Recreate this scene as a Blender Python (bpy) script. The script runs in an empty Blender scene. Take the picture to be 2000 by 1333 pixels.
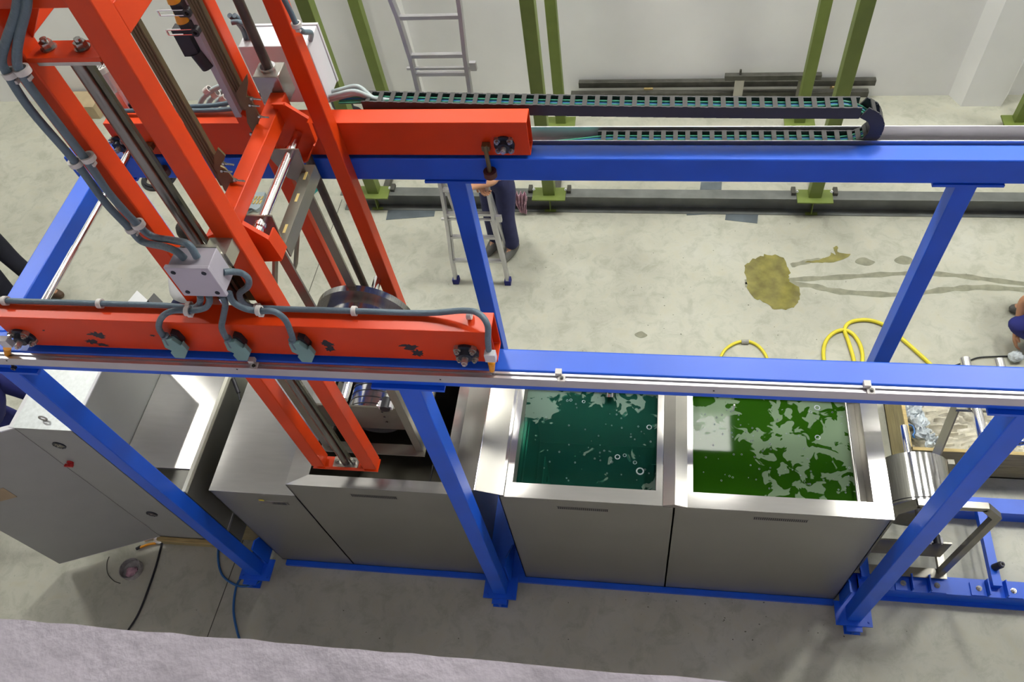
import bpy, bmesh, math, random
from mathutils import Vector, Matrix
random.seed(7)
C = bpy.context.scene.collection
sc = bpy.context.scene
PI = math.pi
# ------------------------------------------------------------------ camera
CAMLOC = Vector((1.0303, -1.7422, 5.9795))
RR = Vector((0.99108, 0.10026, -0.08778)); RU = Vector((-0.03359, 0.82541, 0.56354)); RF = Vector((-0.12896, 0.55557, -0.82141))
FPX, PPX, PPY = 1536.57, 1063.67, 671.06
cd = bpy.data.cameras.new('camera'); cam = bpy.data.objects.new('camera', cd); C.objects.link(cam)
cd.sensor_width = 36; cd.lens = FPX / 2000 * 36; cd.shift_x = -(PPX - 1000) / 2000; cd.shift_y = (PPY - 666.5) / 2000
cd.clip_end = 100
M = Matrix.Identity(4)
for i in range(3):
    M[i][0] = RR[i]; M[i][1] = RU[i]; M[i][2] = -RF[i]; M[i][3] = CAMLOC[i]
cam.matrix_world = M
sc.camera = cam
def at(u, v, X=None, Y=None, Z=None):
    """surveying helper: where the sight line to a picture point meets a real plane of the hall"""
    r = RR * ((u - PPX) / FPX) - RU * ((v - PPY) / FPX) + RF
    k, val = (0, X) if X is not None else ((1, Y) if Y is not None else (2, Z))
    return CAMLOC + r * ((val - CAMLOC[k]) / r[k])
# ------------------------------------------------------------------ world, light, exposure
w = bpy.data.worlds.new('world'); sc.world = w; w.use_nodes = True
w.node_tree.nodes['Background'].inputs[0].default_value = (.8, .85, 1, 1); w.node_tree.nodes['Background'].inputs[1].default_value = .3
sc.view_settings.view_transform = 'Standard'; sc.view_settings.look = 'None'; sc.view_settings.gamma = 1
sc.view_settings.exposure = 0.0
LAMP = 116.0
LAMPS = [(-7.4, 4.1), (-1.4, 4.1), (2.1, 4.35), (4.8, 3.5), (7.9, 4.1)]
CEIL = 8.8
# ------------------------------------------------------------------ materials
def nt(name):
    m = bpy.data.materials.new(name); m.use_nodes = True
    return m, m.node_tree.nodes, m.node_tree.links, m.node_tree.nodes['Principled BSDF']
def ramp(N, stops):
    r = N.new('ShaderNodeValToRGB'); e = r.color_ramp.elements
    while len(e) < len(stops): e.new(.5)
    for i, (p, c) in enumerate(stops):
        e[i].position = p; e[i].color = (*c, 1)
    return r
def pmat(name, col, rough=.5, metal=0., var=.12, scale=6., bump=0., bscale=80., stretch=None, coat=0., rvar=0.):
    m, N, L, B = nt(name)
    tc = N.new('ShaderNodeTexCoord'); mp = N.new('ShaderNodeMapping')
    L.new(tc.outputs['Object'], mp.inputs[0])
    if stretch: mp.inputs['Scale'].default_value = stretch
    n = N.new('ShaderNodeTexNoise'); n.inputs['Scale'].default_value = scale; n.inputs['Detail'].default_value = 5
    L.new(mp.outputs[0], n.inputs[0])
    d = tuple(c * (1 - var) for c in col); u = tuple(min(1, c * (1 + var)) for c in col)
    r = ramp(N, [(.3, d), (.7, u)]); L.new(n.outputs[0], r.inputs[0]); L.new(r.outputs[0], B.inputs['Base Color'])
    B.inputs['Roughness'].default_value = rough; B.inputs['Metallic'].default_value = metal
    if coat: B.inputs['Coat Weight'].default_value = coat; B.inputs['Coat Roughness'].default_value = .12
    if rvar:
        mr = N.new('ShaderNodeMapRange'); mr.inputs[3].default_value = max(.03, rough - rvar); mr.inputs[4].default_value = rough + rvar
        L.new(n.outputs[0], mr.inputs[0]); L.new(mr.outputs[0], B.inputs['Roughness'])
    if bump:
        n2 = N.new('ShaderNodeTexNoise'); n2.inputs['Scale'].default_value = bscale; n2.inputs['Detail'].default_value = 4
        L.new(mp.outputs[0], n2.inputs[0])
        b = N.new('ShaderNodeBump'); b.inputs['Strength'].default_value = bump; b.inputs['Distance'].default_value = .01
        L.new(n2.outputs[0], b.inputs['Height']); L.new(b.outputs[0], B.inputs['Normal'])
    return m
def steelmat(name, col, rough, dif=.55, dcol=(.5, .5, .485), stretch=(1, 7, 7), var=.07):
    """brushed sheet: satin scatter plus a tight sheen"""
    m, N, L, B = nt(name); out = N['Material Output']; N.remove(B)
    tc = N.new('ShaderNodeTexCoord'); mp = N.new('ShaderNodeMapping'); mp.inputs['Scale'].default_value = stretch; L.new(tc.outputs['Object'], mp.inputs[0])
    n = N.new('ShaderNodeTexNoise'); n.inputs['Scale'].default_value = 5; n.inputs['Detail'].default_value = 6; L.new(mp.outputs[0], n.inputs[0])
    def rp(c):
        r = ramp(N, [(.3, tuple(x * (1 - var) for x in c)), (.7, tuple(min(1, x * (1 + var)) for x in c))]); L.new(n.outputs[0], r.inputs[0]); return r
    g = N.new('ShaderNodeBsdfGlossy'); g.distribution = 'BECKMANN'; L.new(rp(col).outputs[0], g.inputs['Color'])
    mr = N.new('ShaderNodeMapRange'); mr.inputs[3].default_value = rough - .01; mr.inputs[4].default_value = rough + .01; L.new(n.outputs[0], mr.inputs[0]); L.new(mr.outputs[0], g.inputs['Roughness'])
    d = N.new('ShaderNodeBsdfDiffuse'); L.new(rp(dcol).outputs[0], d.inputs[0])
    x = N.new('ShaderNodeMixShader'); x.inputs[0].default_value = dif; L.new(g.outputs[0], x.inputs[1]); L.new(d.outputs[0], x.inputs[2]); L.new(x.outputs[0], out.inputs[0])
    return m
def wearmat(name, col, rough, spots, thr=.68, scale=9., coat=.0):
    """paint with scuffs and chips of another colour"""
    m, N, L, B = nt(name)
    tc = N.new('ShaderNodeTexCoord')
    n = N.new('ShaderNodeTexNoise'); n.inputs['Scale'].default_value = 3; L.new(tc.outputs['Object'], n.inputs[0])
    r = ramp(N, [(.3, tuple(c * .9 for c in col)), (.7, tuple(min(1, c * 1.08) for c in col))]); L.new(n.outputs[0], r.inputs[0])
    n2 = N.new('ShaderNodeTexNoise'); n2.inputs['Scale'].default_value = scale; n2.inputs['Detail'].default_value = 8; n2.inputs['Roughness'].default_value = .7
    L.new(tc.outputs['Object'], n2.inputs[0])
    r2 = ramp(N, [(thr, (0, 0, 0)), (thr + .03, (1, 1, 1))]); L.new(n2.outputs[0], r2.inputs[0])
    mx = N.new('ShaderNodeMix'); mx.data_type = 'RGBA'
    L.new(r2.outputs[0], mx.inputs['Factor']); L.new(r.outputs[0], mx.inputs['A']); mx.inputs['B'].default_value = (*spots, 1)
    L.new(mx.outputs['Result'], B.inputs['Base Color'])
    B.inputs['Roughness'].default_value = rough; B.inputs['Specular IOR Level'].default_value = .6 if 'blue' in name else .32
    if coat: B.inputs['Coat Weight'].default_value = coat; B.inputs['Coat Roughness'].default_value = .25
    return m
M_blue = wearmat('blue_paint', (.002, .098, .68), .42, (.008, .12, .66), .72, 12)
M_orange = wearmat('orange_paint', (.66, .050, .004), .40, (.5, .05, .02), .77, 10)
M_green = pmat('olive_green_paint', (.155, .205, .042), .5, var=.1)
M_steel = steelmat('brushed_stainless', (.72, .70, .67), .16, .55, (.35, .345, .33), var=.035)
M_steel2 = steelmat('satin_stainless', (.60, .58, .53), .22, .5, (.27, .26, .24), (1, 1, 1), .06)
M_steelrough = pmat('dull_panel_steel', (.36, .36, .32), .48, .9, var=.04, scale=3, rvar=.05)
M_chrome = pmat('chrome', (.75, .74, .76), .12, 1., var=.03)
M_machined = steelmat('machined_steel', (.62, .61, .60), .17, .5, (.12, .12, .11), (30, 1, 30), .2)
M_chromeroll = steelmat('polished_roll', (.75, .74, .76), .12, .35, (.12, .12, .13), (30, 1, 30), .1)
M_fix = steelmat('fixture_steel', (.5, .48, .42), .25, .55, (.17, .165, .135), (1, 1, 1), .1)
M_alu = pmat('aluminium', (.62, .61, .64), .38, .9, var=.04)
M_galv = pmat('galvanised_sheet', (.48, .51, .51), .4, .35, var=.1, scale=40)
M_olive = pmat('oiled_steel_strip', (.13, .105, .055), .45, .5, var=.25, scale=14, stretch=(40, 40, 1.2))
M_oliveplate = pmat('zinc_plate', (.2, .165, .085), .4, .7, var=.2)
M_darksteel = pmat('mill_scale_steel', (.09, .088, .075), .5, .5, var=.25, scale=10)
M_ibeam = pmat('weathered_steel', (.17, .18, .17), .55, .4, var=.2, scale=5)
M_black = pmat('black_plastic', (.012, .012, .018), .45, var=.2)
M_chain = pmat('chain_plastic', (.035, .035, .042), .5, var=.2)
M_chainbar = pmat('chain_bar_plastic', (.036, .035, .034), .65, var=.15)
M_cast = pmat('dark_cast_iron', (.02, .028, .045), .45, .2, var=.2)
M_conduit = pmat('grey_blue_conduit', (.10, .15, .19), .45, var=.08, bump=.5, bscale=40)
M_conduitl = pmat('light_grey_conduit', (.36, .43, .44), .45, var=.1)
M_clip = pmat('white_plastic_clip', (.62, .6, .58), .5, var=.06)
M_jbox = pmat('pale_lilac_enclosure', (.45, .43, .50), .5, var=.03)
M_ecab = pmat('white_enclosure', (.62, .62, .66), .45, var=.03)
M_cab = pmat('grey_cabinet_paint', (.33, .345, .32), .5, var=.03)
M_teal = pmat('teal_housing', (.17, .31, .30), .5, var=.08)
M_gcable = pmat('green_cable', (.03, .24, .15), .4, var=.2)
M_yellow = pmat('yellow_hose_rubber', (.72, .62, .03), .4, var=.08)
M_bluehose = pmat('blue_hose_plastic', (.02, .12, .35), .4, var=.1)
M_red = pmat('red_plastic', (.5, .02, .02), .4, var=.1)
M_amber = pmat('amber_plastic', (.8, .33, .01), .4, var=.1)
M_rubber = pmat('brown_rubber', (.1, .035, .025), .6, var=.2)
M_wood = pmat('pale_wood', (.5, .38, .16), .7, var=.2, scale=8, stretch=(1, 12, 12))
M_plywood = pmat('plywood_side', (.36, .30, .14), .7, var=.2, scale=5, stretch=(1, 1, 8))
M_white = pmat('white_matter', (.75, .76, .78), .6, var=.04)
M_paperdark = pmat('dark_sheet', (.09, .09, .09), .6, var=.05)
M_film = pmat('crumpled_film', (.55, .52, .42), .25, var=.25, scale=12, bump=.8, bscale=18)
M_rag = pmat('grey_rag', (.55, .6, .63), .8, var=.3, scale=14, bump=.6, bscale=30)
M_pink = pmat('pink_rag', (.55, .33, .4), .85, var=.35, scale=20, bump=.6, bscale=30)
M_skin = pmat('skin', (.50, .25, .14), .5, var=.1)
M_hair = pmat('dark_hair', (.015, .01, .008), .6, var=.3, bump=.6)
M_navy = pmat('navy_work_cloth', (.028, .032, .10), .85, var=.2, scale=10, bump=.5, bscale=12)
M_workblue = pmat('royal_blue_cloth', (.015, .02, .16), .85, var=.2, bump=.4, bscale=12)
M_darkcloth = pmat('black_blue_cloth', (.008, .009, .02), .85, var=.3, bump=.4, bscale=12)
M_tshirt = pmat('white_tshirt', (.7, .7, .72), .85, var=.05, bump=.5, bscale=14)
M_shoe = pmat('brown_shoe', (.10, .06, .035), .6, var=.2)
M_greyshoe = pmat('grey_shoe', (.11, .11, .10), .6, var=.2)
M_stain = pmat('old_floor_mark', (.23, .23, .165), .7, var=.2, scale=14)
M_sheet = pmat('blue_grey_sheet_metal', (.16, .19, .21), .45, .5, var=.15)
M_clear = pmat('clear_dish_plastic', (.35, .34, .33), .15, var=.25, scale=25)
M_card = pmat('cardboard', (.42, .33, .2), .8, var=.1)
M_teal2 = pmat('teal_box', (.02, .3, .3), .5, var=.3, scale=20)
M_case = pmat('tool_case_grey', (.34, .4, .43), .5, var=.06)
M_brass = pmat('brass_yellow', (.55, .42, .15), .5, .3, var=.2)
def floormat():
    m, N, L, B = nt('polished_concrete')
    tc = N.new('ShaderNodeTexCoord')
    def noise(s, det=8, ro=.6, dist=0):
        n = N.new('ShaderNodeTexNoise'); n.inputs['Scale'].default_value = s; n.inputs['Detail'].default_value = det
        n.inputs['Roughness'].default_value = ro; n.inputs['Distortion'].default_value = dist
        L.new(tc.outputs['Object'], n.inputs[0]); return n
    a = noise(.9, 6); b = noise(6, 10, .7, .5); c = noise(38, 4, .7)
    r = ramp(N, [(.3, (.36, .36, .295)), (.55, (.47, .47, .39)), (.75, (.52, .525, .46))]); L.new(a.outputs[0], r.inputs[0])
    r2 = ramp(N, [(.36, (.82, .82, .79)), (.52, (1, 1, 1)), (.7, (1.0, .97, .9))]); L.new(b.outputs[0], r2.inputs[0])
    r3 = ramp(N, [(.27, (.35, .35, .32)), (.34, (1, 1, 1))]); L.new(c.outputs[0], r3.inputs[0])
    m1 = N.new('ShaderNodeMix'); m1.data_type = 'RGBA'; m1.blend_type = 'MULTIPLY'; m1.inputs['Factor'].default_value = 1
    L.new(r.outputs[0], m1.inputs['A']); L.new(r2.outputs[0], m1.inputs['B'])
    m2 = N.new('ShaderNodeMix'); m2.data_type = 'RGBA'; m2.blend_type = 'MULTIPLY'; m2.inputs['Factor'].default_value = .8
    L.new(m1.outputs['Result'], m2.inputs['A']); L.new(r3.outputs[0], m2.inputs['B'])
    L.new(m2.outputs['Result'], B.inputs['Base Color'])
    mr = N.new('ShaderNodeMapRange'); mr.inputs[3].default_value = .35; mr.inputs[4].default_value = .6
    L.new(b.outputs[0], mr.inputs[0]); L.new(mr.outputs[0], B.inputs['Roughness'])
    return m
M_floor = floormat()
M_wall = pmat('painted_wall', (.82, .82, .81), .6, var=.05, scale=1.2, bump=.05, bscale=20)
M_parapet = pmat('rough_grey_render', (.54, .49, .57), .85, var=.14, scale=7, bump=.45, bscale=30)
M_ceiling = pmat('ceiling_panels', (.38, .38, .38), .7, var=.03)
def emis(name, col, s):
    m, N, L, B = nt(name); B.inputs['Base Color'].default_value = (*col, 1)
    B.inputs['Emission Color'].default_value = (*col, 1); B.inputs['Emission Strength'].default_value = s
    return m
M_lamp = emis('lamp_diffuser', (1, .99, .93), LAMP)
def watermat(name, tint, deep, foamcol, seed, thr, x0, kx, y0, ky, op):
    """tinted glossy liquid surface with drifting patches of foam"""
    m, N, L, B = nt(name)
    out = N['Material Output']
    tc = N.new('ShaderNodeTexCoord'); mp = N.new('ShaderNodeMapping'); mp.inputs['Location'].default_value = (seed, seed * .7, 0)
    L.new(tc.outputs['Object'], mp.inputs[0])
    big = N.new('ShaderNodeTexNoise'); big.inputs['Scale'].default_value = 2.4; big.inputs['Detail'].default_value = 2; L.new(mp.outputs[0], big.inputs[0])
    fine = N.new('ShaderNodeTexNoise'); fine.inputs['Scale'].default_value = 11; fine.inputs['Detail'].default_value = 2
    fine.inputs['Distortion'].default_value = .9; L.new(mp.outputs[0], fine.inputs[0])
    ad = N.new('ShaderNodeMath'); ad.operation = 'MULTIPLY_ADD'; ad.inputs[1].default_value = 1.25; L.new(big.outputs[0], ad.inputs[0]); L.new(fine.outputs[0], ad.inputs[2])
    r = ramp(N, [(thr, (0, 0, 0)), (thr + .012, (1, 1, 1))])
    half = N.new('ShaderNodeMath'); half.operation = 'MULTIPLY'; half.inputs[1].default_value = .5; L.new(ad.outputs[0], half.inputs[0])
    sx = N.new('ShaderNodeSeparateXYZ'); L.new(tc.outputs['Object'], sx.inputs[0])
    prev = half
    for o_, c0, kk in (('X', x0, kx), ('Y', y0, ky)):
        mm = N.new('ShaderNodeMapRange'); mm.inputs[1].default_value = c0 - .25; mm.inputs[2].default_value = c0 + .25; mm.inputs[3].default_value = -kk; mm.inputs[4].default_value = kk
        L.new(sx.outputs[o_], mm.inputs[0]); a2 = N.new('ShaderNodeMath'); a2.operation = 'ADD'; L.new(prev.outputs[0], a2.inputs[0]); L.new(mm.outputs[0], a2.inputs[1]); prev = a2
    L.new(prev.outputs[0], r.inputs[0])
    tr = N.new('ShaderNodeBsdfTransparent'); tr.inputs[0].default_value = (*tint, 1)
    df = N.new('ShaderNodeBsdfDiffuse'); df.inputs[0].default_value = (*deep, 1)
    gl = N.new('ShaderNodeBsdfGlossy'); gl.inputs['Roughness'].default_value = .04; gl.inputs['Color'].default_value = (1, 1, 1, 1)
    fr = N.new('ShaderNodeFresnel'); fr.inputs[0].default_value = 1.13
    a = N.new('ShaderNodeMixShader'); a.inputs[0].default_value = op; L.new(tr.outputs[0], a.inputs[1]); L.new(df.outputs[0], a.inputs[2])
    b = N.new('ShaderNodeMixShader'); L.new(fr.outputs[0], b.inputs[0]); L.new(a.outputs[0], b.inputs[1]); L.new(gl.outputs[0], b.inputs[2])
    fo = N.new('ShaderNodeBsdfDiffuse'); fo.inputs[0].default_value = (*foamcol, 1)
    fk = N.new('ShaderNodeMath'); fk.operation = 'MULTIPLY'; fk.inputs[1].default_value = .75; L.new(r.outputs[0], fk.inputs[0])
    c = N.new('ShaderNodeMixShader'); L.new(fk.outputs[0], c.inputs[0]); L.new(b.outputs[0], c.inputs[1]); L.new(fo.outputs[0], c.inputs[2])
    L.new(c.outputs[0], out.inputs[0])
    N.remove(B)
    return m
M_water2 = watermat('teal_wash_liquid', (.36, .74, .66), (.02, .12, .085), (.19, .27, .22), 3.1, .60, .8, .03, .5, .0, .3)
M_water3 = watermat('green_rinse_liquid', (.04, .16, .015), (.035, .15, .006), (.22, .30, .2), 7.3, .60, 1.7, .045, .6, .0, .45)
# ------------------------------------------------------------------ mesh builder
class MB:
    def __init__(s): s.v = []; s.f = []; s.sm = []
    def add(s, vs, fs, smooth=False):
        o = len(s.v); s.v += [tuple(v) for v in vs]
        for f in fs: s.f.append([i + o for i in f]); s.sm.append(smooth)
        return s
    def box(s, x0, x1, y0, y1, z0, z1):
        return s.add([(x0, y0, z0), (x1, y0, z0), (x1, y1, z0), (x0, y1, z0), (x0, y0, z1), (x1, y0, z1), (x1, y1, z1), (x0, y1, z1)],
                     [(0, 3, 2, 1), (4, 5, 6, 7), (0, 1, 5, 4), (1, 2, 6, 5), (2, 3, 7, 6), (3, 0, 4, 7)])
    def cbox(s, c, sx, sy, sz): return s.box(c[0] - sx / 2, c[0] + sx / 2, c[1] - sy / 2, c[1] + sy / 2, c[2] - sz / 2, c[2] + sz / 2)
    def bar(s, p0, p1, w, h, up=(0, 0, 1)):
        p0, p1 = Vector(p0), Vector(p1); d = (p1 - p0).normalized(); u = Vector(up)
        if abs(d.dot(u)) > .98: u = Vector((0, 1, 0))
        a = d.cross(u).normalized() * w / 2; b = a.cross(d).normalized() * h / 2
        return s.add([p0 - a - b, p0 + a - b, p0 + a + b, p0 - a + b, p1 - a - b, p1 + a - b, p1 + a + b, p1 - a + b],
                     [(0, 1, 2, 3), (7, 6, 5, 4), (0, 4, 5, 1), (1, 5, 6, 2), (2, 6, 7, 3), (3, 7, 4, 0)])
    def cyl(s, p0, p1, r, n=20, r1=None, caps=True):
        p0, p1 = Vector(p0), Vector(p1); r1 = r if r1 is None else r1
        d = (p1 - p0).normalized(); u = Vector((0, 0, 1)) if abs(d.z) < .9 else Vector((1, 0, 0))
        a = d.cross(u).normalized(); b = a.cross(d)
        vs = []
        for p, q in ((p0, r), (p1, r1)):
            for i in range(n):
                t = 2 * PI * i / n; vs.append(p + a * math.cos(t) * q + b * math.sin(t) * q)
        s.add(vs, [(i, i + n, (i + 1) % n + n, (i + 1) % n) for i in range(n)], True)
        if caps: s.add(vs, [tuple(range(n)), tuple(range(2 * n - 1, n - 1, -1))])
        return s
    def ring(s, p0, p1, ro, ri, n=32):
        """open pipe with wall thickness"""
        p0, p1 = Vector(p0), Vector(p1); d = (p1 - p0).normalized(); u = Vector((0, 0, 1)) if abs(d.z) < .9 else Vector((1, 0, 0))
        a = d.cross(u).normalized(); b = a.cross(d); vs = []
        for p, q in ((p0, ro), (p1, ro), (p1, ri), (p0, ri)):
            for i in range(n):
                t = 2 * PI * i / n; vs.append(p + (a * math.cos(t) + b * math.sin(t)) * q)
        fs = []
        for k in range(4):
            for i in range(n): fs.append((k * n + i, ((k + 1) % 4) * n + i, ((k + 1) % 4) * n + (i + 1) % n, k * n + (i + 1) % n))
        s.add(vs, [f for i, f in enumerate(fs) if (i // n) % 2 == 0], True); s.add(vs, [f for i, f in enumerate(fs) if (i // n) % 2 == 1])
        return s
    def prism(s, poly, ext):
        """poly: list of 3D points (planar), extruded by vector ext"""
        n = len(poly); e = Vector(ext); P = [Vector(p) for p in poly]
        vs = P + [p + e for p in P]
        return s.add(vs, [tuple(range(n - 1, -1, -1)), tuple(range(n, 2 * n))] + [(i, (i + 1) % n, (i + 1) % n + n, i + n) for i in range(n)])
    def tube(s, pts, r, n=10, sub=6, smooth=True, rr=None):
        P = [Vector(p) for p in pts]
        if smooth and len(P) > 2:
            Q = []
            for i in range(len(P) - 1):
                a = P[max(i - 1, 0)]; b = P[i]; c = P[i + 1]; d = P[min(i + 2, len(P) - 1)]
                for k in range(sub):
                    t = k / sub
                    Q.append(.5 * ((2 * b) + (c - a) * t + (2 * a - 5 * b + 4 * c - d) * t * t + (-a + 3 * b - 3 * c + d) * t ** 3))
            P = Q + [P[-1]]
        vs = []; pa = None
        for i, p in enumerate(P):
            d = (P[min(i + 1, len(P) - 1)] - P[max(i - 1, 0)]).normalized()
            if pa is None:
                u = Vector((0, 0, 1)) if abs(d.z) < .9 else Vector((1, 0, 0)); pa = d.cross(u).normalized()
            a = (pa - d * pa.dot(d)).normalized(); pa = a; b = d.cross(a)
            q = r if rr is None else rr(i / (len(P) - 1)) * r
            for k in range(n):
                t = 2 * PI * k / n; vs.append(p + a * math.cos(t) * q + b * math.sin(t) * q)
        m = len(P)
        fs = [(i * n + k, i * n + (k + 1) % n, (i + 1) * n + (k + 1) % n, (i + 1) * n + k) for i in range(m - 1) for k in range(n)]
        s.add(vs, fs, True); s.add(vs, [tuple(range(n - 1, -1, -1)), tuple(range((m - 1) * n, m * n))])
        return s
    def sphere(s, c, rx, ry=None, rz=None, n=16, m=10, jit=0.):
        ry = rx if ry is None else ry; rz = rx if rz is None else rz; c = Vector(c)
        vs = [c + Vector((0, 0, rz))]
        for j in range(1, m):
            for i in range(n):
                t = 2 * PI * i / n; p = PI * j / m; k = 1 + random.uniform(-jit, jit)
                vs.append(c + Vector((rx * math.sin(p) * math.cos(t) * k, ry * math.sin(p) * math.sin(t) * k, rz * math.cos(p) * k)))
        vs.append(c - Vector((0, 0, rz))); L = len(vs) - 1
        fs = [(0, 1 + i, 1 + (i + 1) % n) for i in range(n)]
        for j in range(m - 2):
            for i in range(n): fs.append((1 + j * n + i, 1 + (j + 1) * n + i, 1 + (j + 1) * n + (i + 1) % n, 1 + j * n + (i + 1) % n))
        fs += [(L, 1 + (m - 2) * n + (i + 1) % n, 1 + (m - 2) * n + i) for i in range(n)]
        return s.add(vs, fs, True)
    def hexnut(s, p, d, r, h): return s.cyl(p, Vector(p) + Vector(d).normalized() * h, r, 6).cyl(Vector(p) + Vector(d).normalized() * h, Vector(p) + Vector(d).normalized() * (h * 1.6), r * .55, 10)
def mesh_of(mb, name):
    me = bpy.data.meshes.new(name); me.from_pydata(mb.v, [], mb.f); me.update()
    me.polygons.foreach_set('use_smooth', mb.sm)
    bm = bmesh.new(); bm.from_mesh(me); bmesh.ops.remove_doubles(bm, verts=bm.verts, dist=1e-5); bmesh.ops.recalc_face_normals(bm, faces=bm.faces); bm.to_mesh(me); bm.free()
    me.set_sharp_from_angle(angle=math.radians(40))
    return me
def obj(name, mb, m, parent=None, bev=0.):
    o = bpy.data.objects.new(name, mesh_of(mb, name)); C.objects.link(o); o.data.materials.append(m)
    if parent is not None:
        o.parent = parent
        base = parent.location
        if parent.type == 'EMPTY' and parent.parent is None: o.location = -base
    if bev:
        b = o.modifiers.new('bevel', 'BEVEL'); b.width = bev; b.segments = 2; b.limit_method = 'ANGLE'; b.angle_limit = .7
    return o
def tag(o, label, cat, group=None, kind=None):
    o['label'] = label; o['category'] = cat
    if group: o['group'] = group
    if kind: o['kind'] = kind
    return o
def thing(name, label, cat, loc=(0, 0, 0), group=None):
    o = bpy.data.objects.new(name, None); C.objects.link(o); o.location = loc; o.empty_display_size = .1
    return tag(o, label, cat, group)
def struct(name, mb, m, parent=None):
    o = obj(name, mb, m, parent)
    if parent is None: o['kind'] = 'structure'
    return o
# ------------------------------------------------------------------ the hall
WY = 5.79
fl = struct('floor', MB().box(-11, 12, -6, WY + .2, -.1, 0), M_floor)
struct('wall_back', MB().box(-11, 12, WY, WY + .2, 0, CEIL), M_wall)
struct('wall_left', MB().box(-11.2, -11, -6, WY + .2, 0, CEIL), M_wall)
struct('wall_right', MB().box(12, 12.2, -6, WY + .2, 0, CEIL), M_wall)
struct('wall_rear', MB().box(-11, 12, -6.2, -6, 0, CEIL), M_ceiling)
struct('ceiling', MB().box(-11, 12, -6, WY + .2, CEIL, CEIL + .1), M_ceiling)
struct('trim_1', MB().prism([(4.24, WY, 0), (4.33, WY - .19, 0), (4.74, WY - .19, 0), (4.85, WY, 0)], (0, 0, CEIL)), M_wall)
struct('trim_2', MB().prism([(-2.02, WY, 0), (-1.99, WY - .17, 0), (-1.72, WY - .17, 0), (-1.69, WY, 0)], (0, 0, CEIL)), M_wall)
struct('trim_3', MB().box(-2.87, -2.82, WY - .02, WY, 0, CEIL), M_white)
# the rendered parapet the picture is taken over: slab with a rough, uneven edge
pm = MB(); nx, ny = 260, 16; x0, x1, y0, y1 = -4.5, 4.5, -2.7, -1.54
g = []
for j in range(ny + 1):
    for i in range(nx + 1):
        x = x0 + (x1 - x0) * i / nx; y = y0 + (y1 - y0) * j / ny
        e = (.0003 * math.sin(x * 23 + 1) + .0004 * math.sin(x * 61) + random.uniform(-.001, .001)) if j == ny else 0
        g.append((x, y + e, 5.0 + random.uniform(-.0008, .0008) + .001 * math.sin(x * 9) * math.sin(y * 14)))
n1 = len(g)
g += [(p[0], y1 - .002, 0) for p in g[ny * (nx + 1):]]
fs = [(j * (nx + 1) + i, j * (nx + 1) + i + 1, (j + 1) * (nx + 1) + i + 1, (j + 1) * (nx + 1) + i) for j in range(ny) for i in range(nx)]
fs += [(ny * (nx + 1) + i, ny * (nx + 1) + i + 1, n1 + i + 1, n1 + i) for i in range(nx)]
pm.add(g, fs, True)
struct('wall_front', pm, M_parapet)
# floor joints and marks
for a, b in (((405, 1245), (488, 1020)), ((668, 390), (600, 580))):
    obj('joint', MB().bar(at(*a, Z=.0), at(*b, Z=.0), .006, .004), M_darksteel, fl)
def blob(pts, z=.0015, th=.0015, jit=.0, sub=5):
    P = [Vector(p) for p in pts]; n = len(P); Q = []
    for i in range(n):
        a, b, c, d = P[i - 1], P[i], P[(i + 1) % n], P[(i + 2) % n]
        for k in range(sub):
            t = k / sub; q = .5 * ((2 * b) + (c - a) * t + (2 * a - 5 * b + 4 * c - d) * t * t + (-a + 3 * b - 3 * c + d) * t ** 3)
            Q.append((q.x + random.uniform(-jit, jit), q.y + random.uniform(-jit, jit), z))
    return MB().prism(Q, (0, 0, th))
def ribbon(pts, w, z=.0012):
    P = [at(*p, Z=0) for p in pts]; L_, R_ = [], []
    Q = []
    for i in range(len(P) - 1):
        a, b, c, d = P[max(i - 1, 0)], P[i], P[i + 1], P[min(i + 2, len(P) - 1)]
        for k in range(6):
            t = k / 6; Q.append(.5 * ((2 * b) + (c - a) * t + (2 * a - 5 * b + 4 * c - d) * t * t + (-a + 3 * b - 3 * c + d) * t ** 3))
    Q.append(P[-1]); m = MB(); vs = []
    for i, q in enumerate(Q):
        d = (Q[min(i + 1, len(Q) - 1)] - Q[max(i - 1, 0)]).normalized(); s = Vector((-d.y, d.x, 0)); k = w / 2 * (1 + .25 * math.sin(i * 1.7) + random.uniform(-.12, .12))
        vs += [(q + s * k) + Vector((0, 0, z)), (q - s * k) + Vector((0, 0, z))]
    m.add(vs, [(2 * i, 2 * i + 1, 2 * i + 3, 2 * i + 2) for i in range(len(Q) - 1)])
    return m
obj('stain', ribbon([(1455, 551), (1540, 547), (1640, 542), (1760, 535), (1850, 537), (1950, 549), (2040, 560)], .055), M_stain, fl)
obj('stain', ribbon([(1455, 557), (1570, 557), (1640, 570), (1760, 576), (1850, 566), (1930, 562), (2040, 570)], .06), M_stain, fl)
obj('stain', ribbon([(1545, 519), (1585, 510), (1610, 508)], .05), M_stain, fl)
for u, v, r in ((1690, 512, .05), (1765, 509, .05), (1252, 655, .035), (1460, 100, 0)):
    if r:
        c = at(u, v, Z=0); obj('stain', blob([(c.x + r * 1.6 * math.cos(t) * random.uniform(.7, 1.2), c.y + r * math.sin(t) * random.uniform(.7, 1.2), 0) for t in [k * PI / 4 for k in range(8)]]), M_stain, fl)
M_speck = pmat('speck_dirt', (.12, .12, .09), .8)
sp = MB()
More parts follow.
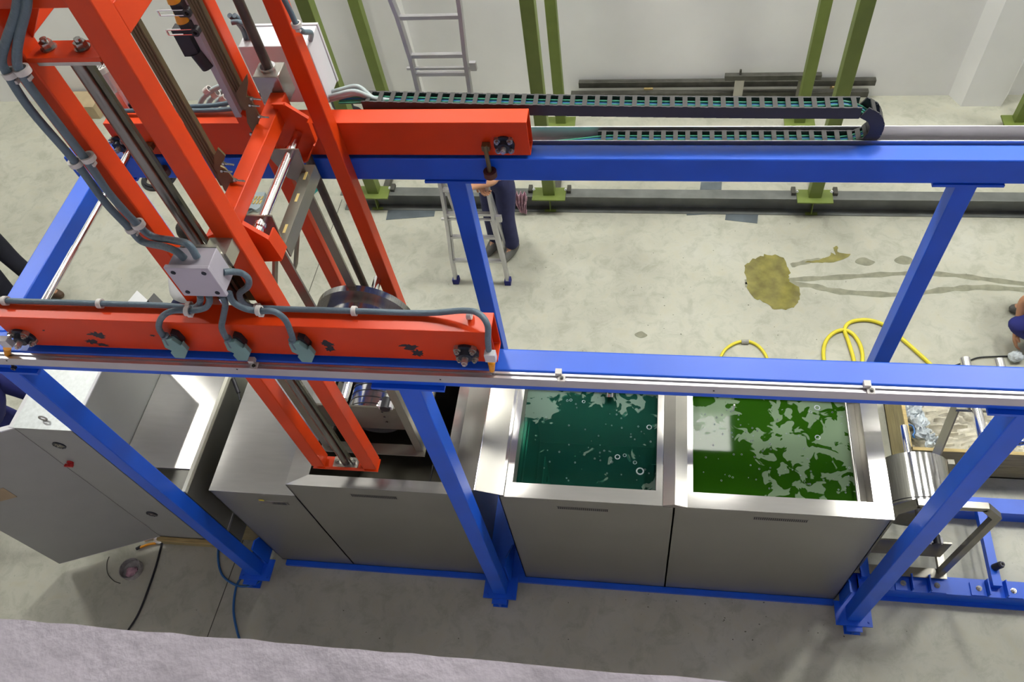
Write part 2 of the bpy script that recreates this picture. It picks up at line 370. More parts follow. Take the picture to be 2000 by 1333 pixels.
for k in range(120):   # spatter specks trodden into the concrete
    u = random.choice([random.gauss(1440, 60), random.uniform(1000, 1990), random.uniform(560, 1600)]); v = random.choice([random.gauss(540, 40), random.uniform(430, 700), random.uniform(1160, 1260)])
    c = at(u, v, Z=.0012); r = random.uniform(.002, .006)
    sp.add([c + Vector((r * math.cos(t) * random.uniform(.5, 1.6), r * math.sin(t) * random.uniform(.5, 1.2), 0)) for t in [j * PI / 3 for j in range(6)]], [tuple(range(6))])
o = obj('speck', sp, M_speck, fl); o['kind'] = 'stuff'
M_puddle = pmat('yellowish_liquid_film', (.20, .18, .045), .18, var=.35, scale=9, coat=.6)
tag(obj('puddle', blob([at(*p, Z=0) for p in ((1455, 520), (1475, 505), (1500, 498), (1530, 505), (1542, 530), (1540, 548), (1560, 562), (1562, 585), (1545, 602), (1515, 604), (1490, 590), (1465, 575), (1458, 545))], jit=.012), M_puddle),
    'large yellow-green puddle spilled on the concrete floor between the gantry beams', 'puddle')
tag(obj('puddle', blob([at(*p, Z=0) for p in ((1570, 512), (1600, 508), (1622, 500), (1622, 494), (1632, 498), (1628, 484), (1636, 482), (1638, 494), (1660, 497), (1640, 510), (1605, 514))], jit=.006), M_puddle),
    'small branching yellow-brown splash behind the large floor puddle', 'puddle')
# ------------------------------------------------------------------ ceiling lamps
for i, (x, y) in enumerate(LAMPS):
    t = thing('ceiling_lamp', 'white rectangular high-bay ceiling lamp, %s of the row of five' % ('leftmost', 'second from left', 'middle one', 'second from right', 'rightmost')[i], 'lamp', (x, y, CEIL), 'high-bay lamps in a row')
    z = CEIL - .25
    obj('housing', MB().box(x - .34, x + .34, y - .54, y + .54, z + .03, CEIL - .1).cyl((x, y, CEIL - .1), (x, y, CEIL), .03, 10), M_white, t)
    obj('diffuser', MB().box(x - .32, x + .32, y - .52, y + .52, z, z + .028), M_lamp, t)
# ------------------------------------------------------------------ blue gantry frame
XS = (-1.946, 0.0, 2.55, 5.1); YF, YB = 0.0, 1.275; HB = 3.10; HT = 3.25
G = thing('gantry_frame', 'blue welded steel gantry frame with two long top beams standing astride the stainless tanks', 'frame')
obj('beam', MB().box(-2.17, 5.6, -.04, .072, HB, HT), M_blue, G, .008)
obj('beam', MB().box(-2.17, 5.6, 1.222, 1.332, HB, HT), M_blue, G, .008)
obj('end_beam', MB().box(-2.01, -1.912, .072, 1.222, 3.145, 3.245), M_blue, G, .006)
for x in XS:
    for y in (YF, YB):
        if y > 1 and x < -1: x -= .032
        obj('post', MB().box(x - .05, x + .05, y - .05, y + .05, .1, 3.085), M_blue, G, .005)
        obj('head_plate', MB().box(x - .165, x + .165, y - .06, y + .06, 3.085, HB), M_blue, G)
        bp = obj('base_plate', MB().box(x - .125, x + .125, y - .085, y + .085, .088, .1), M_blue, G)
        for sx in (-.1, .1):
            obj('bolt', MB().hexnut((x + sx, y - .055, .1), (0, 0, 1), .009, .008), M_blue, bp)
    obj('foot_beam', MB().box(x - .055, x + .055, -.12, 1.42, 0, .012).box(x - .008, x + .008, -.12, 1.42, .012, .076).box(x - .055, x + .055, -.12, 1.42, .076, .088), M_blue, G)
    gx = x + (.098 if x < -1 else .06 if x < 1 else -.085)
    obj('gusset', MB().prism([(gx, .05, .1), (gx, .3, .1), (gx, .3, .2), (gx, .12, .42), (gx, .05, .42)], (.012, 0, 0)), M_blue, G)
rl = obj('rail', MB().prism([(-2.17, -.041, 3.19), (-2.17, -.041, 3.245), (-2.17, -.051, 3.245), (-2.17, -.051, 3.236), (-2.17, -.062, 3.236), (-2.17, -.062, 3.245), (-2.17, -.074, 3.245), (-2.17, -.074, 3.19)], (7.7, 0, 0)), M_alu, G)
rl['label'] = 'grooved aluminium rail along the front blue beam'
for u, v in ((1093, 737), (1695, 757), (495, 711)):
    p = at(u, v, Z=3.247)
    c = obj('rail_clip', MB().box(p.x - .018, p.x + .008, -.055, -.03, 3.246, 3.268).box(p.x - .006, p.x + .024, -.082, -.05, 3.246, 3.254), M_clip, G)
    obj('bolt', MB().hexnut((p.x + .01, -.068, 3.254), (0, 0, 1), .008, .006), M_darksteel, c)
for u, v in ((463, 722), (860, 742), (1394, 764), (13, 705)):
    p = at(u, v, Y=-.0745); obj('slot', MB().cyl((p.x, -.073, p.z), (p.x, -.0752, p.z), .004, 8), M_black, rl)
tr = obj('cable_tray', MB().prism([(-1.6, 1.345, 3.19), (-1.6, 1.455, 3.19), (-1.6, 1.455, 3.262), (-1.6, 1.45, 3.262), (-1.6, 1.45, 3.196), (-1.6, 1.35, 3.196), (-1.6, 1.35, 3.262), (-1.6, 1.345, 3.262)], (7.2, 0, 0)), M_alu, G)
tr['label'] = 'aluminium channel tray behind the rear blue beam'
for x in XS: obj('tray_bracket', MB().box(x - .02, x + .02, 1.332, 1.45, 3.17, 3.19), M_blue, G)
obj('base_skid', MB().box(-1.76, 2.44, .075, 1.12, .0, .03), M_blue, G)
# ------------------------------------------------------------------ orange travelling carriage
K = thing('carriage', 'orange-red travelling hoist carriage with four upright columns riding on the blue beams', 'hoist', (-.7, .6, 3.27))
def rtube(x0, x1, y0, y1, z0, z1, t=.006):
    m = MB()
    o_ = [(y0, z0), (y1, z0), (y1, z1), (y0, z1)]; i_ = [(y0 + t, z0 + t), (y1 - t, z0 + t), (y1 - t, z1 - t), (y0 + t, z1 - t)]
    vs = [(x, *p) for x in (x0, x1) for p in o_ + i_]; fs = []
    for k in range(4):
        n = (k + 1) % 4
        fs += [(k, n, 8 + n, 8 + k), (4 + n, 4 + k, 12 + k, 12 + n), (k, 4 + k, 4 + n, n), (8 + n, 12 + n, 12 + k, 8 + k)]
    return m.add(vs, fs)
M_orangescuff = wearmat('scuffed_orange_paint', (.64, .045, .004), .36, (.02, .008, .008), .735, 7)
obj('side_beam', rtube(-1.765, .42, -.013, .088, 3.27, 3.482), M_orangescuff, K, .005)
obj('side_beam', rtube(-1.80, .42, 1.228, 1.332, 3.27, 3.478), M_orange, K, .005)
TOP = 5.75
for x0, x1, y0, y1, zb in ((-.895, -.815, .09, .17, 1.9), (-.58, -.50, .09, .17, 1.9), (-.945, -.865, 1.147, 1.227, 1.95), (-.612, -.532, 1.147, 1.227, 1.95)):
    obj('column', MB().box(x0, x1, y0, y1, zb, TOP), M_orange, K, .005)
for xa, xb, y0, zb in ((-.815, -.58, .09, 1.9), (-.865, -.612, 1.147, 1.95)):
    xm = (xa + xb) / 2
    obj('bottom_channel', MB().box(xa - .08, xb + .08, y0, y0 + .08, zb - .03, zb - .022).box(xa, xb, y0, y0 + .006, zb - .022, zb), M_orange, K)
    pl = obj('rod_plate', MB().box(xm - .075, xm + .075, y0 + .005, y0 + .075, zb - .022, zb - .008), M_steel2, K)
    for sx in (-.05, .05): obj('nut', MB().hexnut((xm + sx, y0 + .04, zb - .008), (0, 0, 1), .015, .014), M_machined, pl)
for xa, xb, y0 in ((-.815, -.58, .09),):
    obj('top_plate', MB().box(xa, xb, y0, y0 + .085, 4.665, 4.68), M_orange, K)
    pl = obj('rod_plate', MB().box(xa + .02, xb - .01, y0 + .004, y0 + .08, 4.65, 4.662), M_steel2, K)
    for u, v in ((92, 88), (158, 88)):
        p = at(u, v, Z=4.69); obj('nut', MB().cyl((p.x, p.y, 4.68), (p.x, p.y, 4.684), .024, 20).hexnut((p.x, p.y, 4.684), (0, 0, 1), .019, .018), M_machined, pl)
for x0, x1 in ((-.895, -.815), (-.58, -.50)):
    obj('tie_beam', MB().box(x0 + .006, x1 - .002, .17, 1.147, 4.70, 4.80), M_orange, K, .004)
obj('cross_beam', MB().box(-.815, -.58, .10, .17, 4.83, 4.93), M_orange, K, .004)
obj('cross_beam', MB().box(-.865, -.612, 1.15, 1.22, 4.86, 4.96), M_orange, K, .004)
obj('gusset', MB().prism([(-.815, .168, 4.70), (-.815, .168, 4.83), (-.70, .168, 4.83)], (0, -.008, 0)), M_orange, K)
M_rod = pmat('guide_rod_steel', (.22, .22, .20), .28, .9, var=.15)
for xr, yr, zb, zt in ((-.697, .13, 1.885, 4.652), (-.738, 1.187, 1.93, TOP)):
    obj('guide_rod', MB().cyl((xr, yr, zb), (xr, yr, zt), .0225, 20), M_darksteel if yr > 1 else M_rod, K)
M_stripe = pmat('oily_rail', (.12, .125, .09), .25, .8, var=.2)
obj('guide_strip', MB().box(-.668, -.652, .125, .14, 1.9, 4.65), M_stripe, K)
# lifting belts: long strips beside the columns
for yb, zb in ((.575, 3.70), (.97, 3.78)):
    m = MB().box(-.815, -.765, yb - .012, yb + .012, zb, TOP)
    for k in range(3): m.box(-.803 + k * .013, -.799 + k * .013, yb - .0145, yb - .012, zb, TOP)
    obj('lifting_strip', m, M_olive, K)
pf = obj('switch_profile', MB().box(-.955, -.925, 1.09, 1.13, 3.63, TOP), M_jbox, K)
obj('profile_bracket', MB().prism([(-.96, 1.1, 3.50), (-.90, 1.1, 3.50), (-.90, 1.1, 3.61), (-.935, 1.1, 3.66), (-.96, 1.1, 3.62)], (0, .045, 0)), M_orange, K)
for u, v in ((388, 52), (372, 14)):
    p = at(u, v, Y=1.085)
    s_ = obj('limit_switch', MB().box(p.x - .07, p.x - .02, 1.06, 1.1, p.z - .03, p.z + .03), M_black, K)
    obj('cap', MB().cyl((p.x - .055, 1.08, p.z + .03), (p.x - .055, 1.08, p.z + .085), .028, 14, .018), M_amber, s_)
    q = MB()
    for k in (-1, 1): q.bar((p.x - .13, 1.05, p.z + .012 * k - .002), (p.x, 1.05, p.z + .012 * k), .006, .004)
    q.bar((p.x - .13, 1.05, p.z - .014), (p.x - .13, 1.05, p.z + .011), .006, .004)
    obj('lever', q, M_chrome, s_); obj('roller', MB().ring((p.x, 1.07, p.z), (p.x, 1.04, p.z), .019, .009, 18), M_black, s_)
p = at(372, 75, Y=1.1)
obj('switch_body', MB().box(p.x - .05, p.x + .02, 1.07, 1.12, p.z - .07, p.z + .06).cyl((p.x + .02, 1.09, p.z - .14), (p.x + .0, 1.09, p.z - .06), .03, 14), M_black, K)
# axle between the left wheels, flange bearings, guide rollers
obj('axle', MB().cyl((-1.695, .09, 3.345), (-1.695, .95, 3.345), .0145, 16).cyl((-1.695, .95, 3.345), (-1.695, 1.228, 3.345), .019, 16).cyl((-1.695, .088, 3.345), (-1.695, .5, 3.345), .017, 16), M_chrome, K)
for x, y in ((-1.70, -.013), (.30, -.013), (-1.77, 1.228), (.295, 1.228)):
    z = 3.345
    b = obj('flange_bearing', MB().cyl((x, y, z), (x, y - .012, z), .052, 24).cyl((x, y - .012, z), (x, y - .035, z), .034, 20, .028), M_cast, K)
    for a in (45, 135, 225, 315):
        dx, dz = .045 * math.cos(math.radians(a)), .042 * math.sin(math.radians(a))
        obj('bolt', MB().cyl((x + dx, y, z + dz), (x + dx, y - .02, z + dz), .016, 14).hexnut((x + dx, y - .02, z + dz), (0, -1, 0), .011, .01), M_steel2, b)
    obj('shaft_end', MB().cyl((x, y - .03, z), (x, y - .062, z), .0135, 16).cyl((x, y - .05, z), (x, y - .07, z), .008, 12), M_steel, b)
    obj('wheel', MB().cyl((x, y + .02, z - .04), (x, y + .08, z - .04), .055, 28), M_cast, K)
for x, y in ((.205, 1.19), (-1.60, 1.19), (-1.60, .105), (.2, .105)):
    rl_ = obj('guide_pin', MB().cyl((x, y, 3.19), (x, y, 3.37), .0115, 14).box(x - .02, x + .02, min(y, 1.2), max(y + .035, 1.2) if y > 1 else y, 3.33, 3.36) if y > 1 else MB().cyl((x, y, 3.19), (x, y, 3.34), .0115, 14), M_oliveplate, K)
    obj('guide_roller', MB().ring((x, y - .0, 3.20), (x, y, 3.165), .034, .021, 28).cyl((x, y, 3.198), (x, y, 3.17), .021, 20), M_rubber, rl_)
# electrical box and motor behind the rear side beam
eb = obj('enclosure', MB().box(-.95, -.60, 1.36, 1.52, 3.50, 3.825), M_ecab, K, .004)
obj('lid', MB().box(-.953, -.597, 1.525, 1.54, 3.497, 3.828), M_ecab, eb)
mo = obj('motor', MB().cyl((-1.80, 1.44, 3.33), (-1.80, 1.44, 3.55), .07, 28), M_alu, K)
m = MB()
for k in range(18):
    a = 2 * PI * k / 18; m.bar((-1.80 + .07 * math.cos(a), 1.44 + .07 * math.sin(a), 3.34), (-1.80 + .07 * math.cos(a), 1.44 + .07 * math.sin(a), 3.54), .004, .012, (math.cos(a), math.sin(a), 0))
obj('fin', m, M_alu, mo)
obj('fan_cover', MB().cyl((-1.80, 1.44, 3.55), (-1.80, 1.44, 3.66), .078, 28, .072).cyl((-1.80, 1.44, 3.66), (-1.80, 1.44, 3.68), .072, 28, .055), M_steel, mo)
m = MB()
for i in range(-3, 4):
    for j in range(-3, 4):
        if i * i + j * j < 11: m.cyl((-1.80 + i * .0135, 1.44 + j * .0135, 3.679), (-1.80 + i * .0135, 1.44 + j * .0135, 3.6815), .004, 6)
obj('vent_hole', m, M_black, mo)['kind'] = 'stuff'
obj('gearbox', MB().box(-1.90, -1.74, 1.36, 1.52, 3.2, 3.33), M_cast, K, .01)
obj('terminal_box', MB().box(-1.77, -1.70, 1.40, 1.49, 3.36, 3.46), M_cast, mo, .004)
# ---- conduits on the carriage
def clip(p, d=(1, 0, 0), r=.022, par=K):
    d = Vector(d).normalized(); p = Vector(p)
    return obj('conduit_clip', MB().ring(p - d * .009, p + d * .009, r, r * .68, 18).cbox((p.x, p.y, p.z - r - .003), .02, .02, .012), M_clip, par)
def cond(pts, r=.0125, m=M_conduit, par=K, name='conduit'):
    return obj(name, MB().tube([at(u, v, **k) for u, v, k in pts], r, 12), m, par)
P = dict(Y=.055); A = dict(Y=.072)
cond([(38, -40, P), (32, 20, P), (12, 80, P), (3, 115, P), (12, 140, P), (60, 215, P), (150, 320, P), (205, 395, P), (252, 445, P), (278, 472, P), (320, 482, dict(Y=-.01)), (345, 492, dict(Y=-.05)), (360, 505, dict(Y=-.055))], .0135)
cond([(50, -40, P), (52, 10, P), (38, 70, P), (33, 110, P), (40, 140, P), (85, 205, P), (170, 315, P), (215, 380, P), (268, 438, P), (298, 462, P), (340, 470, dict(Y=.0)), (368, 478, dict(Y=-.04)), (385, 503, dict(Y=-.055))], .0135)
vd = (at(170, 315, Y=.05) - at(85, 205, Y=.05)).normalized()
for u, v in ((20, 143), (44, 137), (148, 318), (172, 308), (257, 446), (270, 438)):
    clip(at(u, v, Y=.06), (0, 0, 1) if v > 400 else vd, .024)
zc = 3.502; yc = .06
def run(xa, xb, z=zc, y=yc): return [Vector((xa, y, z)), Vector(((xa + xb) / 2, y, z)), Vector((xb, y, z))]
xa = at(378, 600, Z=3.5).x
obj('conduit', MB().tube([Vector((-2.0, .06, 3.44)), Vector((-1.79, .06, 3.495))] + [Vector((x, .06, zc)) for x in (-1.6, -1.3, -1.0)] + [at(372, 601, Y=.05), at(385, 598, Y=.03), at(391, 590, Y=-.02), at(391, 578, Y=-.05)], .0125, 12), M_conduit, K)
obj('conduit', MB().tube([at(437, 532, Y=-.04), at(455, 531, Y=-.02), at(472, 534, Y=.0), at(485, 545, Y=.0), at(484, 560, Y=.02), at(468, 574, Y=.04), at(474, 590, Y=.05), at(495, 600, Y=.06)] + [Vector((x, .06, zc)) for x in (-.45, -.1, .15)] + [at(905, 607, Y=.05), at(935, 613, Y=.02), at(952, 635, Y=-.02), at(953, 665, Y=-.03), at(955, 690, Y=-.04)], .0125, 12), M_conduit, K)
for u, v in ((10, 590), (197, 592), (370, 600), (503, 604), (693, 606), (918, 610)):
    x = at(u, v, Z=3.5).x; clip((x, yc, zc), (1, 0, 0), .021)
FY = dict(Y=-.045)
cond([(408, 578, dict(Y=-.05)), (409, 590, FY), (400, 602, FY), (375, 607, dict(Y=-.03)), (340, 607, FY), (318, 618, FY), (310, 638, FY), (318, 655, FY), (328, 668, FY)])
cond([(434, 578, dict(Y=-.05)), (440, 595, FY), (436, 620, FY), (433, 640, FY), (442, 660, FY), (455, 672, FY)])
cond([(447, 572, dict(Y=-.04)), (455, 590, FY), (478, 603, FY), (505, 608, dict(Y=-.03)), (535, 609, FY), (557, 625, FY), (568, 650, FY), (575, 672, FY)])
for u, v in ((367, 608), (506, 607)): clip(at(u, v, Y=-.035), (1, 0, 0), .021)
for ox, oy in ((0, 0), (122, 5), (248, 8)):
    pts = [(315, 664), (335, 664), (352, 676), (355, 673), (367, 686), (361, 701), (342, 700), (333, 690), (335, 686), (322, 680)]
    c = obj('proximity_switch', MB().prism([at(u + ox, v + oy, Y=-.06) for u, v in pts], (0, .02, 0)), M_teal, K, .002)
    c['label'] = 'teal angled sensor holder on the front side beam'
    obj('plug', MB().prism([at(u + ox, v + oy, Y=-.04) for u, v in ((332, 652), (345, 656), (358, 670), (356, 684), (340, 676))], (0, .026, 0)), M_black, c)
    obj('ferrule', MB().cyl(at(322 + ox, 655 + oy, Y=-.045), at(331 + ox, 670 + oy, Y=-.045), .016, 14), M_conduit, c)
def scuff(u, v, w_, h_, y, par):
    pts = []
    for k in range(26):
        t = 2 * PI * k / 26; q = random.uniform(.45, 1.15)
        pts.append(at(u + w_ * q * math.cos(t), v + h_ * q * math.sin(t) + .25 * w_ * math.cos(t) * .5, Y=y))
    return obj('scuff', MB().prism(pts, (0, .0004, 0)), M_black, par)
for u, v, w_, h_ in ((190, 655, 20, 6), (178, 668, 13, 5), (200, 674, 14, 3), (298, 656, 7, 2), (640, 672, 15, 8), (645, 682, 11, 6), (800, 678, 20, 6), (815, 690, 14, 8), (85, 646, 3, 1.5)):
    scuff(u, v, w_, h_, -.0134, K)
# right and left end travel switches
for u, v in ((958, 700), (12, 672)):
    c = obj('limit_switch', MB().cbox(at(u, v - 4, Y=-.05), .045, .03, .05), M_ecab, K, .002)
    obj('cap', MB().cyl(at(u + 2, v + 8, Y=-.05), at(u + 3, v + 24, Y=-.05), .016, 12, .011), M_amber, c)
    a, b = at(u + 3, v + 22, Y=-.052), at(u + (8 if u > 100 else 14), v + 44, Y=-.06)
    obj('lever', MB().bar(a + Vector((.007, 0, 0)), b + Vector((.007, 0, 0)), .004, .003).bar(a - Vector((.007, 0, 0)), b - Vector((.007, 0, 0)), .004, .003), M_chrome, c)
    obj('roller', MB().ring(b + Vector((0, .004, -.006)), b + Vector((0, -.012, -.006)), .0115, .005, 16), M_black, c)
# junction box
jb = obj('junction_box', MB().box(-.675, -.518, -.085, .0, 3.80, 3.948), M_jbox, K, .003)
lid = obj('cover', MB().box(-.682, -.511, -.105, -.087, 3.793, 3.955), M_jbox, jb, .003)
for sx in (-.655, -.538):
    for sz in (3.818, 3.93): obj('screw', MB().cyl((sx, -.105, sz), (sx, -.1075, sz), .009, 14).box(sx - .007, sx + .007, -.1085, -.1075, sz - .001, sz + .001), M_cast, jb)
obj('box_bracket', MB().box(-.66, -.52, .0, .012, 3.79, 3.95).box(-.60, -.51, .012, .09, 3.83, 3.9), M_steel2, K)
# conduits at the rear of the carriage
obj('conduit', MB().tube([Vector((-1.80, 1.30, 3.50)), Vector((-1.5, 1.30, 3.502)), Vector((-1.2, 1.30, 3.502)), Vector((-1.0, 1.31, 3.515))], .0115, 10), M_conduit, K)
obj('conduit', MB().tube([Vector((-1.45, 1.33, 3.50)), Vector((-1.2, 1.33, 3.51)), Vector((-1.0, 1.35, 3.54)), Vector((-.9, 1.37, 3.56))], .0115, 10), M_conduit, K)
for x in (-1.72, -.99): clip((x, 1.30, 3.502), (1, 0, 0), .021)
cond([(540, -30, dict(Y=1.11)), (566, 20, dict(Y=1.11)), (580, 50, dict(Y=1.11)), (592, 62, dict(Y=1.16)), (607, 64, dict(Y=1.3)), (606, 78, dict(Y=1.42))], .012)
clip(at(579, 48, Y=1.11), (0, 0, 1), .022)
for o_ in (0, 10):
    cond([(448 + o_, 30, dict(Y=1.3)), (462 + o_, 42, dict(Y=1.33)), (476 + o_, 62, dict(Y=1.40)), (484 + o_, 92, dict(Y=1.44))], .0115)
cond([(452, 44, dict(Y=1.28)), (470, 44, dict(Y=1.3)), (488, 60, dict(Y=1.40)), (492, 92, dict(Y=1.44))], .0115)
for k, (z, y) in enumerate(((3.50, 1.40), (3.52, 1.43), (3.53, 1.38))):
    obj('conduit', MB().tube([Vector((-.62, y, z - .02)), Vector((-.55, y, z)), Vector((-.46, y + .01, z + .01)), Vector((-.38, 1.40, 3.49)), Vector((-.30, 1.40, 3.475))], .013, 10), M_conduitl, K)
# spare loops of conduit standing behind the rear beam
for k in range(6):
    yy = 1.62 + .03 * k
    obj('conduit_loop', MB().tube([at(389 + 15 * k, 218, Y=yy), at(394 + 16 * k, 196 + 1 * k, Y=yy), at(412 + 15 * k, 178 + 4 * k, Y=yy), at(438 + 13 * k, 166 + 7 * k, Y=yy), at(468 + 12 * k, 162 + 10 * k, Y=yy), at(495 + 12 * k, 175 + 10 * k, Y=yy)], .0145, 12), M_conduitl, K)
for k in range(3):
    yy = 1.62; u0, v0 = 405 + 16 * k, 176 + 8 * k
    obj('tie', MB().ring(at(u0 - 4, v0 + 3, Y=yy), at(u0 + 4, v0 - 3, Y=yy), .019, .0145, 14), M_clip, K)
# ------------------------------------------------------------------ lifting yoke
Yk = thing('lifting_yoke', 'orange lifting yoke with steel guide blocks sliding between the carriage columns', 'yoke', (-.7, .65, 3.7))
obj('yoke_beam', MB().box(-.74, -.665, .19, 1.12, 3.665, 3.75), M_orange, Yk, .004)
gb = obj('guide_block', MB().box(-.80, -.675, 1.125, 1.235, 3.68, 3.83), M_steel2, Yk, .004)
obj('bushing', MB().ring((-.738, 1.187, 3.825), (-.738, 1.187, 3.845), .036, .0235, 24), M_chrome, gb)
gb = obj('guide_plate', MB().box(-.86, -.56, .175, .19, 3.40, 3.75), M_oliveplate, Yk)
obj('guide_block', MB().box(-.755, -.645, .10, .175, 3.70, 3.79), M_steel2, Yk, .003)
def hexbr(pts, y0, deps, name='bracket'):
    m = MB().prism([at(u, v, Y=y0) for u, v in pts], (0, .012, 0))
    P_ = [at(u, v, Y=y0) for u, v in pts]
    for i in range(len(P_) - 1):
        a, b = P_[i], P_[i + 1]; n_ = (b - a).cross(Vector((0, 1, 0))).normalized() * .008
        m.prism([a, b, b + n_, a + n_], (0, -deps[i], 0))
    return obj(name, m, M_orange, Yk)
hexbr([(533, 203), (556, 203), (602, 231), (617, 270), (604, 300), (583, 308), (540, 290)], 1.0, (.014, .014, .03, .05, .05, .02))
hexbr([(395, 470), (470, 440), (522, 470), (548, 508), (510, 509), (470, 509), (410, 500)], .22, (-.02, -.02, -.07, -.05, -.02, -.02))
sh = obj('shaft', MB().cyl((-.62, .30, 3.615), (-.62, .99, 3.615), .0215, 24).ring((-.62, .40, 3.615), (-.62, .42, 3.615), .028, .0215, 24).ring((-.62, .86, 3.615), (-.62, .88, 3.615), .028, .0215, 24), M_chrome, Yk)
for (pts, y) in (([(461, 182), (482, 145), (484, 162), (478, 215), (470, 205)], .93), ([(480, 190), (488, 190), (508, 230), (497, 265), (483, 240), (478, 205)], .90),
                 ([(418, 305), (425, 290), (440, 305), (428, 340), (418, 330)], .56), ([(430, 325), (440, 330), (458, 352), (448, 382), (438, 372), (424, 340)], .53)):
    obj('belt_clamp', MB().prism([at(u, v, Y=y) for u, v in pts], (0, .008, 0)), M_oliveplate, Yk)
for u, v, y in ((490, 193, .9), (487, 206, .9), (505, 228, .9), (489, 262, .9), (435, 320, .53), (432, 334, .53), (457, 352, .53), (440, 385, .53)):
    p = at(u, v, Y=y); obj('bolt', MB().cyl(p, p + Vector((.05, -.006, 0)), .004, 8).hexnut(p, (1, 0, 0), .009, .01), M_machined, Yk)
# ------------------------------------------------------------------ stainless fixture carrying a drum (two of them)
def fixture(root, ox, oy, oz):
    """frame .64 wide (X), drum axis along Y; (ox, oy, oz) = left front bottom corner"""
    T = lambda x, y, z: (ox + x, oy + y, oz + z)
    H_, W_, D_ = 1.16, .64, .60
    for y, hh in ((0, H_ - .12), (D_, .55)):
        for x in (0, W_ - .05):
            obj('side_rail', MB().box(*[v for p in zip(T(x, y, 0), T(x + .05, y + .04, hh)) for v in p]), M_fix, root, .003)
        if y and oz > 1: pass
        # chamfered head of each end frame
        if y == 0 : obj('top_rail', MB().bar(T(.02, y + .02, H_ - .13), T(.13, y + .02, H_), .04, .05).bar(T(.12, y + .02, H_), T(W_ - .12, y + .02, H_), .04, .05).bar(T(W_ - .13, y + .02, H_), T(W_ - .02, y + .02, H_ - .13), .04, .05), M_fix, root)
        obj('foot_plate', MB().box(*[v for p in zip(T(-.01, y - .03, -.012), T(W_ + .01, y + .04, 0)) for v in p]), M_fix, root)
    for x in (0, W_ - .05):
        obj('tie_bar', MB().box(*[v for p in zip(T(x, .04, .0), T(x + .05, D_, .04)) for v in p]), M_fix, root)
    for y in (.09, .40):
        pl = obj('bearing_plate', MB().box(*[v for p in zip(T(.05, y, .10), T(W_ - .05, y + .012, .36)) for v in p]), M_fix, root)
        for k in range(3): obj('bolt', MB().cyl(T(W_ - .20, y, .31 - .06 * k), T(W_ - .20, y - .006, .31 - .06 * k), .007, 8), M_darksteel, pl)
        obj('roller', MB().cyl(T(W_ - .16, y - .02, .38), T(W_ - .16, y + .05, .38), .03, 18), M_black, root)
        obj('roller_block', MB().box(*[v for p in zip(T(W_ - .20, y - .01, .36), T(W_ - .12, y + .03, .395)) for v in p]), M_white, root)
    cx, cz = W_ / 2, .60
    d0 = .36 if oz > 1 else .20
    dr = obj('drum', MB().cyl(T(cx, d0, cz), T(cx, .54, cz), .235, 64), M_machined, root)
    if oz > 1:
        gr = obj('grooved_roll', MB().cyl(T(cx + .01, .13, .13), T(cx + .01, .34, .13), .165, 48), M_chromeroll, root)
        for k in range(4): obj('groove', MB().ring(T(cx + .01, .155 + .045 * k, .13), T(cx + .01, .161 + .045 * k, .13), .1665, .15, 48), M_black, gr)
    if oz > 1: obj('flange', MB().ring(T(cx, .535, cz), T(cx, .575, cz), .29, .20, 64), M_machined, dr)
    obj('groove', MB().ring(T(cx, d0 + .012, cz), T(cx, d0 + .018, cz), .2362, .2, 64), M_black, dr)
    obj('drum_shaft', MB().cyl(T(cx, .0, cz), T(cx, .86, cz), .024, 20), M_chrome, dr)
    return T
fx = thing('drum_fixture', 'stainless drum fixture hanging from the chrome shaft of the orange hoist over the first tank', 'fixture', (-.62, .6, 1.74))
T = fixture(fx, -.935, .30, 1.74)
for y in (.44, .85):
    obj('hanger_plate', MB().prism([(-.735, y, 3.645), (-.565, y, 3.645), (-.575, y, 3.51), (-.62, y, 3.44), (-.68, y, 3.47)], (0, .008, 0)), M_fix, fx)
    obj('hanger_leg', MB().bar((-.632, y + .02, 3.50), (-.625, y + .02, 2.62 if y > .5 else 2.9), .012, .05, (1, 0, 0)), M_fix, fx)
    obj('hanger_brace', MB().bar((-.60, y - .01, 3.50), (-.90, y + .02, 2.78), .06, .012, (1, 0, 0)), M_fix, fx)
sb = obj('slotted_angle', MB().box(-.60, -.545, .40, .90, 3.50, 3.508).box(-.552, -.545, .40, .90, 3.43, 3.50), M_fix, fx)
for y in (.47, .66, .80): obj('slot', MB().box(-.578, -.566, y, y + .05, 3.5075, 3.5095), M_brass, sb)
# the second one waits on the floor frame
f2 = thing('drum_fixture', 'stainless drum fixture standing on the blue floor frame right of the green-filled tank', 'fixture', (2.87, .6, .17))
T2 = fixture(f2, 2.555, .30, .185)
for x in (3.21, 3.43):
    obj('carrying_bar', MB().ring((x, .84, 1.2), (x, 1.48, 1.2), .033, .02, 24).cyl((x, .86, 1.2), (x, 1.46, 1.2), .019, 16), M_chrome, f2)
obj('bar_stand', MB().bar((3.05, .80, .30), (3.16, 1.25, 1.22), .012, .10, (0, 1, 0)).bar((3.10, 1.12, 1.15), (3.46, 1.12, 1.15), .05, .03), M_fix, f2)
